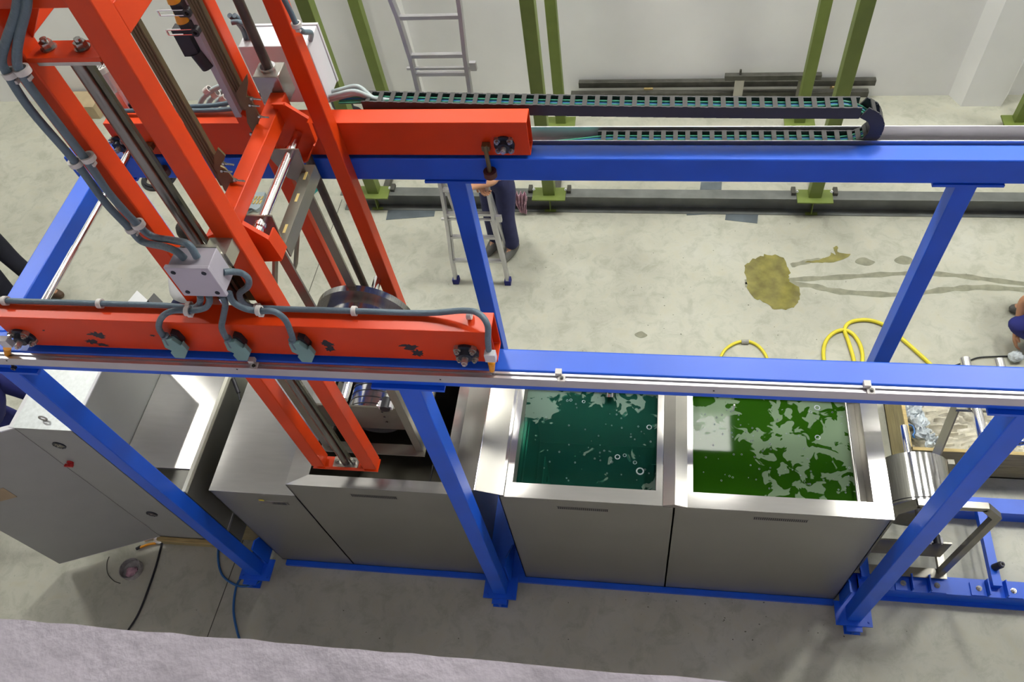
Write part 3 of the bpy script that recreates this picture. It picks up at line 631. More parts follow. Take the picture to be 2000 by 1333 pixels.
# ------------------------------------------------------------------ energy chain
EC = thing('energy_chain', 'black cable chain looping back over the rear blue beam with green cables inside', 'cable chain', (1, 1.4, 3.25))
zu, zl, xc, rr_ = 3.418, 3.215, 1.985, .1015; zcn = (zu + zl) / 2
path = []
pitch = .0605
x = -.40
while x < xc: path.append((Vector((x, 1.40, zu + .055 * max(0, (xc - x) / 2.4) ** 1.6)), 0.)); x += pitch
na = 5
for k in range(1, na + 1):
    a = PI / 2 - PI * k / (na + 1) ; path.append((Vector((xc + rr_ * math.cos(a), 1.40, zcn + rr_ * math.sin(a))), a - PI / 2))
x = xc
while x > .76: path.append((Vector((x, 1.40, zl)), -PI)); x -= pitch
PL = .0645
lm = mesh_of(MB().box(-PL / 2, PL / 2, -.042, -.034, -.031, .031), 'chain_link'); lm.materials.append(M_chain)
lm2 = mesh_of(MB().box(-PL / 2, PL / 2, .034, .042, -.031, .031), 'side_plate'); lm2.materials.append(M_chain)
bt = mesh_of(MB().box(-.0115, .0115, -.042, .042, .027, .0325), 'cross_bar'); bt.materials.append(M_chainbar)
bt2 = mesh_of(MB().box(-.0115, .0115, -.042, .042, -.0325, -.027), 'cross_bar'); bt2.materials.append(M_chainbar)
bt3 = mesh_of(MB().box(-.029, .029, -.042, .042, .025, .0325), 'bottom_plate'); bt3.materials.append(M_chain)
bb = mesh_of(MB().box(-.029, .029, -.042, .042, -.0325, -.025), 'bottom_plate'); bb.materials.append(M_chain)
for p, a in path:
    o = bpy.data.objects.new('chain_link', lm); C.objects.link(o); o.parent = EC
    o.location = p - EC.location; o.rotation_euler = (0, -a, 0)
    for nm_, me_ in (('side_plate', lm2), ('cross_bar', bt if a > -2 else bt2), ('bottom_plate', bb if a > -2 else bt3)):
        o2 = bpy.data.objects.new(nm_, me_); C.objects.link(o2); o2.parent = o
for k, (dy, dz) in enumerate(((-.022, .008), (-.008, .012), (.008, .006), (.02, .012))):
    pts = []
    for i, (p, a) in enumerate(path[::3] + [path[-1]]):
        n_ = Vector((-math.sin(a), 0, math.cos(a))); pts.append(p + n_ * dz * (1 if a > -1.6 else -1) + Vector((0, dy, 0)))
    pts = [Vector((-.56, 1.40 + dy, 3.48))] + pts + [Vector((.6, 1.385 + dy, 3.215)), Vector((.35, 1.375 + dy, 3.207)), Vector((-.2, 1.375 + dy, 3.205))]
    obj('cable', MB().tube(pts, .0055, 8, 4), M_gcable if k != 2 else M_bluehose, EC)
# ------------------------------------------------------------------ tanks
TF, TBK = .116, 1.12
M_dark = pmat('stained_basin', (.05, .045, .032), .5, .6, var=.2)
def opened(root, x0, x1, zr, ox0, ox1, oy0, oy1, depth, dp=.0):
    """rim sheet with rectangular opening, inner walls and floor"""
    y0, y1 = TF, TBK
    obj('rim', MB().prism([(x0, y0, zr), (x1, y0, zr), (ox1, oy0, zr - dp), (ox0, oy0, zr - dp)], (0, 0, -.004)), M_steel, root)
    obj('rim', MB().prism([(x1, y0, zr), (x1, y1, zr), (ox1, oy1, zr - dp), (ox1, oy0, zr - dp)], (0, 0, -.004)), M_steel, root)
    obj('rim', MB().prism([(x1, y1, zr), (x0, y1, zr), (ox0, oy1, zr - dp), (ox1, oy1, zr - dp)], (0, 0, -.004)), M_steel, root)
    obj('rim', MB().prism([(x0, y1, zr), (x0, y0, zr), (ox0, oy0, zr - dp), (ox0, oy1, zr - dp)], (0, 0, -.004)), M_steel, root)
    b = zr - depth; zr -= dp
    m = MB()
    m.box(ox0 - .004, ox0, oy0, oy1, b, zr - .004).box(ox1, ox1 + .004, oy0, oy1, b, zr - .004).box(ox0, ox1, oy0 - .004, oy0, b, zr - .004).box(ox0, ox1, oy1, oy1 + .004, b, zr - .004).box(ox0, ox1, oy0, oy1, b - .004, b)
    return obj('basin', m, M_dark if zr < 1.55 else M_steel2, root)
def vent(root, xa, xb, z):
    m = MB(); n = 26; r_ = .0042
    obj('vent_frame', MB().box(xa - .004, xb + .004, TF - .002, TF + .0005, z - .019, z + .019), M_steelrough, root)
    for j in range(4):
        for i in range(n): 
            x = xa + (xb - xa) * (i + .5) / n; zz = z + .0135 - .009 * j; m.box(x - r_, x + r_, TF - .0028, TF - .002, zz - .003, zz + .003)
    v = obj('vent_hole', m, M_black, root); v['kind'] = 'stuff'
# tank 1
t1 = thing('dip_tank', 'empty stainless dip tank with a flat side deck, at the left under the orange columns', 'tank', (-1, .6, .03))
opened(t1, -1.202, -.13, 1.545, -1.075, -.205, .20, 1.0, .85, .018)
obj('body', MB().box(-1.205, -.13, TF + .002, TBK, .03, 1.535).box(-1.075, -.205, .2, 1.0, .0, .0), M_steelrough, t1) if False else None
def shell(root, x0, x1, ztop, y1=TBK):
    m = MB().box(x0, x1, TF, TF + .006, .03, ztop).box(x0, x1, y1 - .006, y1, .03, ztop).box(x0, x0 + .006, TF, y1, .03, ztop).box(x1 - .006, x1, TF, y1, .03, ztop).box(x0, x1, TF, y1, .03, .04)
    return obj('body', m, M_steelrough, root)
shell(t1, -1.20, -.132, 1.541); shell(t1, -1.795, -1.202, 1.366)
obj('deck', MB().box(-1.798, -1.202, TF - .003, TBK, 1.366, 1.374), M_steel, t1, .002)
obj('side_panel', MB().box(-1.202, -1.197, TF, TBK, 1.374, 1.542), M_steel, t1)
vent(t1, -.80, -.50, 1.437)
obj('seam', MB().box(-1.2035, -1.2015, TF - .0012, TF, .98, 1.37), M_black, t1)
lab = obj('data_plate', MB().box(-1.50, -1.30, TF - .004, TF, 1.205, 1.25), M_steel2, t1); obj('warning_sticker', MB().box(-1.49, -1.455, TF - .0052, TF - .004, 1.255, 1.275), M_yellow, t1)
obj('printed_field', MB().box(-1.41, -1.385, TF - .005, TF - .004, 1.21, 1.245).box(-1.375, -1.35, TF - .005, TF - .004, 1.21, 1.245).box(-1.34, -1.315, TF - .005, TF - .004, 1.21, 1.245), M_black, lab)
m = MB()   # pump and pipes seen in the bottom of the empty tank
m.tube([(-.55, .32, .95), (-.4, .32, .95), (-.3, .36, .95)], .02, 10)
obj('pipe', m, M_darksteel, t1); obj('float_valve', MB().cyl((-.40, .30, .80), (-.40, .30, 1.0), .035, 16).box(-.36, -.30, .27, .33, .86, .97), M_black, t1)
obj('heater_bar', MB().box(-.47, -.46, .22, .6, .9, .91).box(-.28, -.27, .22, .6, .9, .91).box(-.9, -.21, .40, .41, .9, .91), M_black, t1)
# drip covers between the tanks
dc = thing('drip_cover', 'wide stainless drip cover bridging the gap between the empty tank and the teal-filled tank', 'cover', (0, .6, 1.55))
obj('slope', MB().prism([(-.13, TF, 1.549), (.03, TF, 1.628), (.03, TF, 1.632), (-.13, TF, 1.553)], (0, TBK - TF, 0)), M_steel2, dc)
obj('slope', MB().prism([(.03, TF, 1.628), (.182, TF, 1.578), (.182, TF, 1.582), (.03, TF, 1.632)], (0, TBK - TF, 0)), M_steel2, dc)
obj('lip', MB().box(.182, .20, TF, TBK, 1.566, 1.58), M_steel, dc); obj('ridge', MB().cyl((.03, TF, 1.632), (.03, TBK, 1.632), .003, 8), M_chrome, dc)
dc = thing('drip_cover', 'narrow ridged stainless cover strip between the teal-filled and green-filled tanks', 'cover', (1.22, .6, 1.55))
obj('slope', MB().prism([(1.155, TF, 1.562), (1.225, TF, 1.585), (1.225, TF, 1.589), (1.155, TF, 1.566)], (0, TBK - TF, 0)), M_steel2, dc)
obj('slope', MB().prism([(1.225, TF, 1.585), (1.298, TF, 1.562), (1.298, TF, 1.566), (1.225, TF, 1.589)], (0, TBK - TF, 0)), M_steel2, dc)
obj('end_plate', MB().prism([(1.155, TF - .002, 1.548), (1.298, TF - .002, 1.548), (1.298, TF - .002, 1.562), (1.225, TF - .002, 1.585), (1.155, TF - .002, 1.562)], (0, .003, 0)), M_steel2, dc)
# tanks 2 + 3
ZR = 1.56
t2 = thing('wash_tank', 'stainless wash tank filled with teal liquid and foam, middle of the row', 'tank', (.68, .6, .03))
opened(t2, .20, 1.153, ZR, .242, 1.113, .212, 1.0, 1.0)
shell(t2, .17, 1.223, 1.552)
vent(t2, .52, .83, 1.441)
obj('liquid', MB().box(.243, 1.112, .213, .999, 1.425, 1.43), M_water2, t2)
m = MB()
for z in (.70, .95, 1.2): m.cyl((.33, .248, z), (.33, .252, z), .02, 14)
obj('inner_screen', MB().box(.36, .366, .25, .62, .58, 1.10).box(.262, .36, .24, .246, .58, 1.1), M_galv, t2)
for yy, zz in ((.29, .95), (.29, .78), (.41, .95), (.41, .78), (.54, .9)): obj('hole', MB().cyl((.3665, yy, zz), (.368, yy, zz), .022, 16), M_black, t2)
obj('guide_bar', MB().box(.246, .262, .30, .95, .9, 1.40).box(.268, .276, .30, .9, .9, 1.38), M_steel, t2)
obj('heater_grid', MB().box(.42, 1.0, .45, .46, .70, .71).box(.42, .43, .25, .7, .70, .71).box(.46, .47, .25, .7, .7, .71).box(.42, .47, .30, .31, .7, .71).box(.42, .47, .37, .38, .7, .71).box(.42, .47, .6, .61, .7, .71), M_darksteel, t2)
obj('nozzle', MB().cyl((.80, .98, 1.50), (.80, .90, 1.46), .03, 16).cyl((.80, .99, 1.50), (.80, .90, 1.52), .012, 12), M_chrome, t2)
t3 = thing('rinse_tank', 'stainless rinse tank filled with bright green liquid and foam, right end of the row', 'tank', (1.85, .6, .03))
opened(t3, 1.298, 2.462, ZR, 1.332, 2.36, .215, 1.0, 1.0)
shell(t3, 1.223, 2.448, 1.552)
vent(t3, 1.69, 2.0, 1.462)
obj('liquid', MB().box(1.333, 2.359, .216, .999, 1.425, 1.43), M_water3, t3)
obj('overflow_rail', MB().cyl((2.30, .216, 1.47), (2.30, .999, 1.47), .008, 12).box(2.305, 2.359, .216, .999, 1.432, 1.436), M_steel2, t3)
obj('drip_pin', MB().cyl((1.60, .86, 1.43), (1.60, .86, 1.50), .006, 10), M_white, t3)
def bubbles(root, spots, z=1.4305):
    m = MB()
    for u, v, r in spots:
        p = at(u, v, Z=z)
        vs = [(p.x + q * math.cos(t), p.y + q * math.sin(t), z + h) for q, h in ((r, 0), (r * .85, .004), (r * .65, .001)) for t in [2 * PI * k / 14 for k in range(14)]]
        m.add(vs, [(a * 14 + k, a * 14 + (k + 1) % 14, (a + 1) * 14 + (k + 1) % 14, (a + 1) * 14 + k) for a in range(2) for k in range(14)], True)
    o = obj('bubble', m, M_rag, root); o['kind'] = 'stuff'
random.seed(3)
bubbles(t2, [(1268, 835, .018), (1206, 893, .018), (1250, 921, .026), (1240, 904, .013), (1220, 890, .012), (1195, 903, .008), (1115, 782, .010), (1108, 783, .008), (1140, 785, .012)] + [(random.uniform(1060, 1275), random.uniform(785, 940), random.uniform(.003, .006)) for _ in range(40)])
bubbles(t3, [(1596, 797, .020), (1597, 855, .018), (1583, 805, .01)] + [(random.uniform(1370, 1690), random.uniform(800, 965), random.uniform(.003, .007)) for _ in range(70)])
# ------------------------------------------------------------------ blue floor frame on the right
FF = thing('floor_frame', 'low blue floor frame of bolted channel under the right drum fixture', 'frame', (3.9, .55, 0))
def chan(x0, x1, y0, y1, nm='channel'):
    return obj(nm, MB().box(x0, x1, y0, y1, .142, .15).box(x0, x1, y0, y0 + .008, 0, .142).box(x0, x1, y1 - .008, y1, 0, .142), M_blue, FF)
chan(2.60, 5.6, .172, .296); chan(2.60, 5.6, .812, .93)
obj('foot_flange', MB().box(2.6, 5.6, .14, .172, 0, .012), M_blue, FF)
for x in (2.64, 3.53, 4.6):
    obj('cross_member', MB().box(x - .03, x + .03, .24, .86, .15, .205), M_blue, FF)
for x, yy in ((3.02, .235), (3.53, .235), (4.6, .235)):
    for s in (-1, 1):
        lg = obj('lug', MB().box(x + s * .12 - .05, x + s * .12 + .05, yy - .06, yy + .03, .15, .162).box(x + s * .06 - .004, x + s * .06 + .004, yy - .06, yy + .05, .15, .21), M_blue, FF)
        obj('bolt', MB().cyl((x + s * .115, yy - .01, .162), (x + s * .115, yy - .01, .166), .02, 16).hexnut((x + s * .115, yy - .01, .166), (0, 0, 1), .015, .012), M_machined, lg)
for x in (2.78, 2.72): obj('bolt', MB().cyl((x, .24, .15), (x, .24, .154), .018, 16).hexnut((x, .24, .154), (0, 0, 1), .013, .012), M_machined, FF)
sp_ = obj('spigot', MB().cyl((3.53, .37, .205), (3.555, .37, .27), .024, 18), M_black, FF); obj('bushing', MB().ring((3.555, .37, .265), (3.558, .37, .285), .017, .009, 18), M_machined, sp_)
# ------------------------------------------------------------------ green frame at the back
GF = thing('green_gantry', 'olive green upright steelwork bolted to a grey floor beam along the back wall', 'frame', (0, 4, 0))
fb = obj('floor_beam', MB().box(-2.25, 7, 3.98, 4.10, .19, .2).box(-2.25, 7, 4.035, 4.045, .01, .19).box(-2.25, 7, 3.955, 4.12, 0, .01), M_ibeam, GF)
for x in (-1.885, -.015, 2.615, 4.85):
    lean = 0
    obj('post', MB().box(x - .06, x + .06, 3.985, 4.095, .215, 6.2), M_green, GF, .004)
    obj('foot_plate', MB().box(x - .17, x + .17, 3.92, 4.10, .2, .215), M_green, GF)
    obj('stiffener', MB().box(x - .06, x + .06, 3.955, 3.99, 0, .012).prism([(x - .004, 3.96, .01), (x - .004, 4.03, .01), (x - .004, 4.03, .19), (x - .004, 3.99, .19)], (.008, 0, 0)), M_green, GF)
    obj('floor_tie', MB().box(x + .02, x + .08, 4.1, 5.2, .02, .08), M_darksteel, GF)
    for s in (-1, 1):
        cp = obj('clamp', MB().box(x + s * .2 - .02, x + s * .2 + .02, 4.03, 4.12, .2, .235), M_darksteel, GF)
        obj('bolt', MB().hexnut((x + s * .165, 4.07, .2), (0, 0, 1), .016, .02), M_white, cp)
for x in (-1.975, -.009, 2.58, 4.80):
    obj('post', MB().box(x - .055, x + .055, 5.2, 5.30, .115, 6.2), M_green, GF, .004)
    obj('foot_plate', MB().box(x - .16, x + .16, 5.13, 5.32, .1, .115), M_green, GF)
    obj('foot_beam', MB().box(x - .05, x + .05, 5.05, 5.3, 0, .1), M_green, GF)
for y0 in (3.985, 5.2): obj('top_beam', MB().box(-2.3, 7, y0, y0 + .11, 6.2, 6.35), M_green, GF)
# sheets lying by the floor beam
for pts, lb in (([(754, 430), (758, 411), (850, 411), (848, 423)], 'dark blue-grey sheet of metal on the floor left of the ladder, against the floor beam'),
                ([(1416, 430), (1418, 417), (1481, 418), (1479, 437)], 'skewed blue-grey sheet poking out in front of the floor beam between two green posts'),
                ([(1341, 421), (1341, 416), (1383, 417), (1383, 419)], 'narrow sliver of grey sheet under the floor beam, left of the skewed sheet'),
                ([(1367, 371), (1369, 356), (1410, 356), (1409, 371)], 'light blue-grey square sheet on the floor behind the floor beam'),
                ([(1822, 425), (1835, 424), (1836, 432), (1824, 450)], 'small grey sheet half hidden behind the rear right blue post')):
    tag(obj('metal_sheet', MB().prism([at(u, v, Z=.001) for u, v in pts], (0, 0, .003)), M_sheet), lb, 'sheet')
# steel bars by the wall
for y, z, xa, xb, lb in ((5.735, .235, .16, 3.40, 'long steel tube lying against the back wall, the rear one of the low pair'), (5.645, .155, .075, 3.33, 'long steel tube lying along the back wall, the front one of the low pair')):
    tag(obj('steel_tube', MB().box(xa, xb, y - .03, y + .03, z - .035, z + .035).box(xa + .001, xb - .001, y - .012, y + .012, z + .035, z + .038), M_darksteel, None, .004), lb, 'tube')
for x, lb in ((.9, 'left'), (2.95, 'right')):
    tag(obj('support_block', MB().box(x, x + .1, 5.61, 5.78, 0, .119).box(x, x + .1, 5.69, 5.78, .119, .199), M_wood), '%s wooden step block under the pair of long steel tubes by the wall' % lb, 'block')
sf = thing('steel_stand', 'short dark steel bar raised on two flat uprights before the wall tubes', 'stand', (2.2, 5.58, 0))
obj('bar', MB().box(1.77, 2.78, 5.55, 5.61, .40, .46), M_darksteel, sf, .003)
for x in (1.88, 2.55): obj('upright', MB().box(x, x + .10, 5.555, 5.567, .0, .44), M_steel2, sf)
obj('pin', MB().cyl((1.93, 5.58, .46), (1.93, 5.58, .52), .012, 10), M_darksteel, sf)
# ------------------------------------------------------------------ ladder
LD = thing('ladder', 'tall aluminium multi-position ladder with flared feet standing behind the rear blue beam', 'ladder', (-.6, 3.0, 0))
def lp(x, z, off=0.): return Vector((x, 3.0 + .10 * z + off, z))
def railx(z): return -.858 + (.06 * min(z, 1.17) / 1.17) if z < 1.17 else -.798 - .02 * min(1, (z - 1.17)) 
zs = [0.05, .35, .7, 1.17, 1.8, 2.4, 2.75, 3.1, 3.6]
Lx = [-.858, -.85, -.82, -.80, -.80, -.81, -.84, -.90, -.92]; Rx = [-.339, -.35, -.375, -.385, -.40, -.39, -.37, -.36, -.34]
for XX in (Lx, Rx):
    m = MB()
    for i in range(len(zs) - 1): m.bar(lp(XX[i], zs[i]), lp(XX[i + 1], zs[i + 1] + .004), .05, .022, (1, 0, 0)) if False else m.bar(lp(XX[i], zs[i]), lp(XX[i + 1], zs[i + 1] + .004), .03, .06, (0, 1, 0))
    obj('side_rail', m, M_alu, LD)
    obj('rubber_foot', MB().box(XX[0] - .03, XX[0] + .03, 2.97, 3.04, 0, .06), M_workblue, LD)
def xr(XX, z):
    for i in range(len(zs) - 1):
        if zs[i] <= z <= zs[i + 1]: return XX[i] + (XX[i + 1] - XX[i]) * (z - zs[i]) / (zs[i + 1] - zs[i])
for z in (.30, .60, .88, 1.15, 1.43, 1.71, 1.99, 2.27, 2.42, 2.72, 3.02, 3.32):
    obj('rung', MB().bar(lp(xr(Lx, z), z), lp(xr(Rx, z), z), .035, .03), M_alu, LD, .002)
for z in (.86, 2.36):
    obj('hinge_lock', MB().bar(lp(xr(Lx, z) - .05, z - .045), lp(xr(Rx, z) + .05, z - .045), .02, .018).cbox(lp(xr(Rx, z) + .05, z - .03), .05, .03, .07), M_alu, LD)
for XX, s in ((Lx, 1), (Rx, -1)):
    obj('strut', MB().bar(lp(xr(XX, .8) + s * .03, .8), lp(xr(XX, .32) + s * .02, .3), .012, .02), M_alu, LD)
    obj('rear_leg', MB().bar(lp(xr(XX, 1.2) + s * .02, 1.2, .05), Vector((XX[0] + s * .06, 3.42, .0)), .025, .04), M_alu, LD)
# ------------------------------------------------------------------ people
def skinmesh(name, verts, edges, rad, m, parent, root=0, sub=2):
    me = bpy.data.meshes.new(name); me.from_pydata([tuple(v) for v in verts], edges, []); me.update()
    o = bpy.data.objects.new(name, me); C.objects.link(o); o.data.materials.append(m)
    if parent is not None: o.parent = parent; o.location = -parent.location
    s = o.modifiers.new('skin', 'SKIN'); s.use_smooth_shade = True
    for i, r in enumerate(rad):
        d = me.skin_vertices[0].data[i]; d.radius = (r, r) if not isinstance(r, tuple) else r; d.use_root = (i == root)
    u = o.modifiers.new('sub', 'SUBSURF'); u.levels = sub; u.render_levels = sub
    return o
def person(label, J, top=M_navy, legs=M_navy, shoe=M_shoe, hair=M_hair, short=True, cat='person', fine=True):
    """J: joints in world space. pelvis chest neck head(centre) + for s in L,R: shoulder elbow wrist hip knee ankle toe"""
    J = {k: Vector(v) for k, v in J.items()}
    base = (J['ankleL'] + J['ankleR']) / 2; base.z = min(J['ankleL'].z, J['ankleR'].z) - .08
    t = thing('person', label, cat, base)
    V, E, R_ = [], [], []
    def v(p, r, par=None):
        V.append(Vector(p)); R_.append(r)
        if par is not None: E.append((par, len(V) - 1))
        return len(V) - 1
    pel = v(J['pelvis'], .13); mid = v((J['pelvis'] * .5 + J['chest'] * .5), .12, pel); ch = v(J['chest'], .14, mid)
    hd = (J['head'] - J['neck']).normalized()
    nk = v(J['neck'], .058, ch); jw = v(J['neck'] * .35 + J['head'] * .65 , .075, nk); h1 = v(J['head'], .088, jw); h2 = v(J['head'] + hd * .075, .06, h1)
    face = J.get('face', Vector((0, -1, 0))); face = (face - hd * face.dot(hd)).normalized()
    for s in 'LR':
        sh_ = v(J['shoulder' + s], .062, ch); el = v(J['elbow' + s], .043, sh_); wr = v(J['wrist' + s], .028, el)
        a = (J['wrist' + s] - J['elbow' + s]).normalized(); side = a.cross(Vector((0, 0, 1)) if abs(a.z) < .9 else Vector((1, 0, 0))).normalized(); nn = side.cross(a)
        palm = v(J['wrist' + s] + a * .055, .03, wr)
        for k in range(4):
            off = side * (.03 - .02 * k); L_ = (.075, .085, .08, .062)[k]
            f1 = v(V[palm] + a * .035 + off, .0105, palm); f2 = v(V[f1] + a * L_ * .55 + nn * .012, .0095, f1); v(V[f2] + a * L_ * .35 + nn * .03, .008, f2)
        th = v(V[wr] + a * .03 + side * .038, .012, palm); v(V[th] + a * .04 + side * .018 + nn * .015, .009, th)
        hp = v(J['hip' + s], .095, pel); kn = v(J['knee' + s], .06, hp); an = v(J['ankle' + s], .042, kn); v(J['toe' + s], .035, an)
    body = skinmesh('body', V, E, R_, M_skin, t)
    # clothes
    c = .014
    V2 = [J['pelvis'], J['pelvis'] * .6 + J['chest'] * .4]; E2 = [(0, 1)]; R2 = [.14 + c, .13 + c]
    for s in 'LR':
        n = len(V2); V2 += [J['hip' + s], J['hip' + s] * .5 + J['knee' + s] * .5, J['knee' + s], J['knee' + s] * .45 + J['ankle' + s] * .55, J['ankle' + s] * 1.07 - J['knee' + s] * .07]; R2 += [.105 + c, .09 + c, .072 + c, .068 + c, .066 + c]; E2 += [(0, n), (n, n + 1), (n + 1, n + 2), (n + 2, n + 3), (n + 3, n + 4)]
    skinmesh('trousers', V2, E2, R2, legs, t)
    V3 = [J['pelvis'] * .8 + J['chest'] * .2, J['pelvis'] * .45 + J['chest'] * .55, J['chest'], J['chest'] * .4 + J['neck'] * .6]; E3 = [(0, 1), (1, 2), (2, 3)]; R3 = [.15 + c, .145 + c, .15 + c, .09]
    for s in 'LR':
        n = len(V3); V3 += [J['shoulder' + s], J['shoulder' + s] * .4 + J['elbow' + s] * .6]; R3 += [.078 + c, .06 + c]; E3 += [(2, n), (n, n + 1)]
        if not short: V3 += [J['elbow' + s], J['wrist' + s] * .95 + J['elbow' + s] * .05]; R3 += [.055 + c, .036 + c]; E3 += [(n + 1, n + 2), (n + 2, n + 3)]
    skinmesh('shirt', V3, E3, R3, top, t, 2)
    for s in 'LR':
        a, b = J['ankle' + s], J['toe' + s]; d = (b - a); d.z = 0; d.normalize()
        zz = a.z - .045
        obj('shoe', MB().tube([Vector((a.x, a.y, zz)) - d * .07, Vector((a.x, a.y, zz + .01)), Vector((a.x, a.y, zz)) + d * .09, Vector((a.x, a.y, zz - .008)) + d * .19], .046, 14, 4, rr=lambda q: .75 + .5 * math.sin(PI * min(1, q * 1.05 + .02)) if q < .98 else .45), shoe, t)
    # head details
    hc = J['head']; sd = hd.cross(face).normalized()
    m = MB().sphere(hc + hd * .035 - face * .018, .098, .098, .098, 20, 12, .03)
    obj('hair', m, hair, t)
    for q in (-1, 1):
        obj('eye', MB().sphere(hc + face * .082 + sd * q * .03 + hd * -.002, .011, n=10, m=8), M_white, t)
        obj('ear', MB().sphere(hc + sd * q * .09 - hd * .01, .012, .02, .028, 10, 8), M_skin, t)
    obj('nose', MB().tube([hc + face * .085 + hd * .0, hc + face * .105 - hd * .03, hc + face * .088 - hd * .038], .012, 8, 3), M_skin, t)
    obj('mouth', MB().tube([hc + face * .083 - hd * .06 - sd * .022, hc + face * .088 - hd * .06, hc + face * .083 - hd * .06 + sd * .022], .005, 6, 3), M_red, t)
    return t
def standing(x, y, rot, h=1.75, bend=0., arm=(.25, .0), arms=None, spread=.1):
    """simple standing pose; rot = heading of the face (radians from -Y), bend = trunk angle forward"""
    f = Vector((math.sin(rot), -math.cos(rot), 0)); s = Vector((math.cos(rot), math.sin(rot), 0)); k = h / 1.75
    b = Vector((x, y, 0)); Z = Vector((0, 0, 1)); up = (Z * math.cos(bend) + f * math.sin(bend)); fb_ = (f * math.cos(bend) - Z * math.sin(bend))
    pel = b + Z * .95 * k - f * .25 * math.sin(bend)
    J = dict(pelvis=pel, chest=pel + up * .38 * k, neck=pel + up * .56 * k, head=pel + up * .70 * k + fb_ * .03, face=fb_)
    for q, n in ((1, 'L'), (-1, 'R')):
        J['shoulder' + n] = pel + up * .47 * k + s * q * .19 * k
        J['elbow' + n] = J['shoulder' + n] - Z * .26 * k + fb_ * .1 + s * q * .06; J['wrist' + n] = J['elbow' + n] + f * .2 - Z * .12 * k
        J['hip' + n] = pel - Z * .06 + s * q * .095; J['knee' + n] = b + Z * .5 * k + s * q * spread + f * .03 - f * .1 * math.sin(bend)
        J['ankle' + n] = b + Z * .085 + s * q * (spread + .01); J['toe' + n] = J['ankle' + n] + f * .16 - Z * .05
    return J
# man behind the ladder, one hand on it
J = standing(-.43, 3.46, math.radians(-25), 1.74, .25, spread=.09)
J['elbowL'] = J['shoulderL'] + Vector((-.05, -.16, -.2)); J['wristL'] = J['elbowL'] + Vector((-.12, -.18, .12)); J['wristR'] = at(935, 362, Y=3.16); J['elbowR'] = J['shoulderR'] * .5 + J['wristR'] * .5 + Vector((-.1, .02, -.08))
person('person in navy work trousers holding the aluminium ladder behind the rear blue beam', J, M_navy, M_navy, M_greyshoe)
J = standing(-5.20, 2.78, math.radians(60), 1.85, .0, spread=.24)
J['ankleL'] = Vector((-5.14, 2.72, .085)); J['toeL'] = Vector((-4.98, 2.68, .04)); J['kneeL'] = Vector((-5.24, 2.75, .5)); J['hipL'] = Vector((-5.36, 2.82, .92)); J['hipR'] = Vector((-5.50, 2.66, .92)); J['kneeR'] = Vector((-5.40, 2.60, .5)); J['ankleR'] = Vector((-5.34, 2.50, .085)); J['toeR'] = Vector((-5.18, 2.44, .04))
for k_ in ('pelvis', 'chest', 'neck', 'head', 'shoulderL', 'shoulderR', 'elbowL', 'elbowR', 'wristL', 'wristR'): J[k_] = J[k_] + Vector((-.34, 0, .03))
person('person in black trousers and brown shoes standing at the far left edge', J, M_darkcloth, M_darkcloth, M_shoe)
J = standing(-3.98, .74, math.radians(85), 1.72, .55, spread=.12)
person('person in royal blue work clothes bending behind the grey control cabinet', J, M_workblue, M_workblue, M_greyshoe, short=False)
J = standing(-2.80, 2.05, math.radians(165), 1.66, .62, spread=.12)
person('dark-haired person in a white shirt leaning over behind the electrical junction box', J, M_tshirt, M_navy, M_greyshoe)
# crouching man on the right, reaching to the floor
b = Vector((4.36, 2.62, 0)); Z = Vector((0, 0, 1))
J = dict(pelvis=b + Vector((.22, .05, .42)), chest=b + Vector((.05, .0, .78)), neck=b + Vector((-.0, -.02, .95)), head=b + Vector((-.03, -.07, 1.08)), face=Vector((-.6, -.5, -.4)))
J.update(shoulderL=b + Vector((0, -.19, .86)), shoulderR=b + Vector((.08, .19, .86)), elbowL=Vector((4.11, 2.58, .48)), wristL=Vector((4.14, 2.45, .19)), elbowR=b + Vector((-.05, .28, .6)), wristR=b + Vector((.05, .12, .45)),
         hipL=b + Vector((.2, -.09, .38)), hipR=b + Vector((.2, .14, .38)), kneeL=Vector((4.06, 2.44, .30)), kneeR=b + Vector((-.1, .28, .52)), ankleL=b + Vector((.1, -.17, .09)), ankleR=b + Vector((.05, .2, .09)), toeL=b + Vector((-.06, -.17, .05)), toeR=b + Vector((-.12, .2, .05)))
person('person in blue trousers crouching at the right edge, bare forearm reaching to the floor', J, M_navy, M_workblue, M_greyshoe)
tag(obj('rag', MB().sphere(at(1984, 697, Z=.05), .06, .05, .045, 18, 12, .16), M_rag), 'crumpled pale grey rag on the floor under the crouching person\'s hand', 'rag')
tag(obj('cable', MB().tube([at(u, v, Z=.012) for u, v in ((1975, 696), (1940, 697), (1910, 699), (1890, 706), (1860, 716), (1820, 730))], .006, 8), M_black), 'thin dark cable trailing over the floor from the grey rag', 'cable')
# ------------------------------------------------------------------ control cabinet
CB = thing('control_cabinet', 'tall light grey control cabinet with an open door at the left front', 'cabinet', (-2.63, .6, .12))
X0, X1, Y0, Y1, Z0, Z1 = -2.83, -2.43, .20, 1.0, .12, 1.98
obj('body', MB().box(X0, X1, Y0, Y0 + .015, Z0, Z1).box(X0, X1, Y1 - .015, Y1, Z0, Z1).box(X1 - .015, X1, Y0, Y1, Z0, Z1).box(X0, X1, Y0, Y1, Z0, Z0 + .015), M_cab, CB)
obj('roof', MB().box(X0 - .004, X1 + .004, Y0 - .004, Y1, Z1, Z1 + .006), M_galv, CB); obj('roof_edge', MB().box(X1 - .012, X1 + .006, Y0, Y1, Z1 + .006, Z1 + .012).box(X0 - .035, X0 - .004, Y0, Y1, Z1 - .006, Z1 + .004), M_white, CB)
obj('mounting_plate', MB().box(X1 - .05, X1 - .045, Y0 + .05, Y1 - .05, Z0 + .05, Z1 - .05), M_galv, CB)
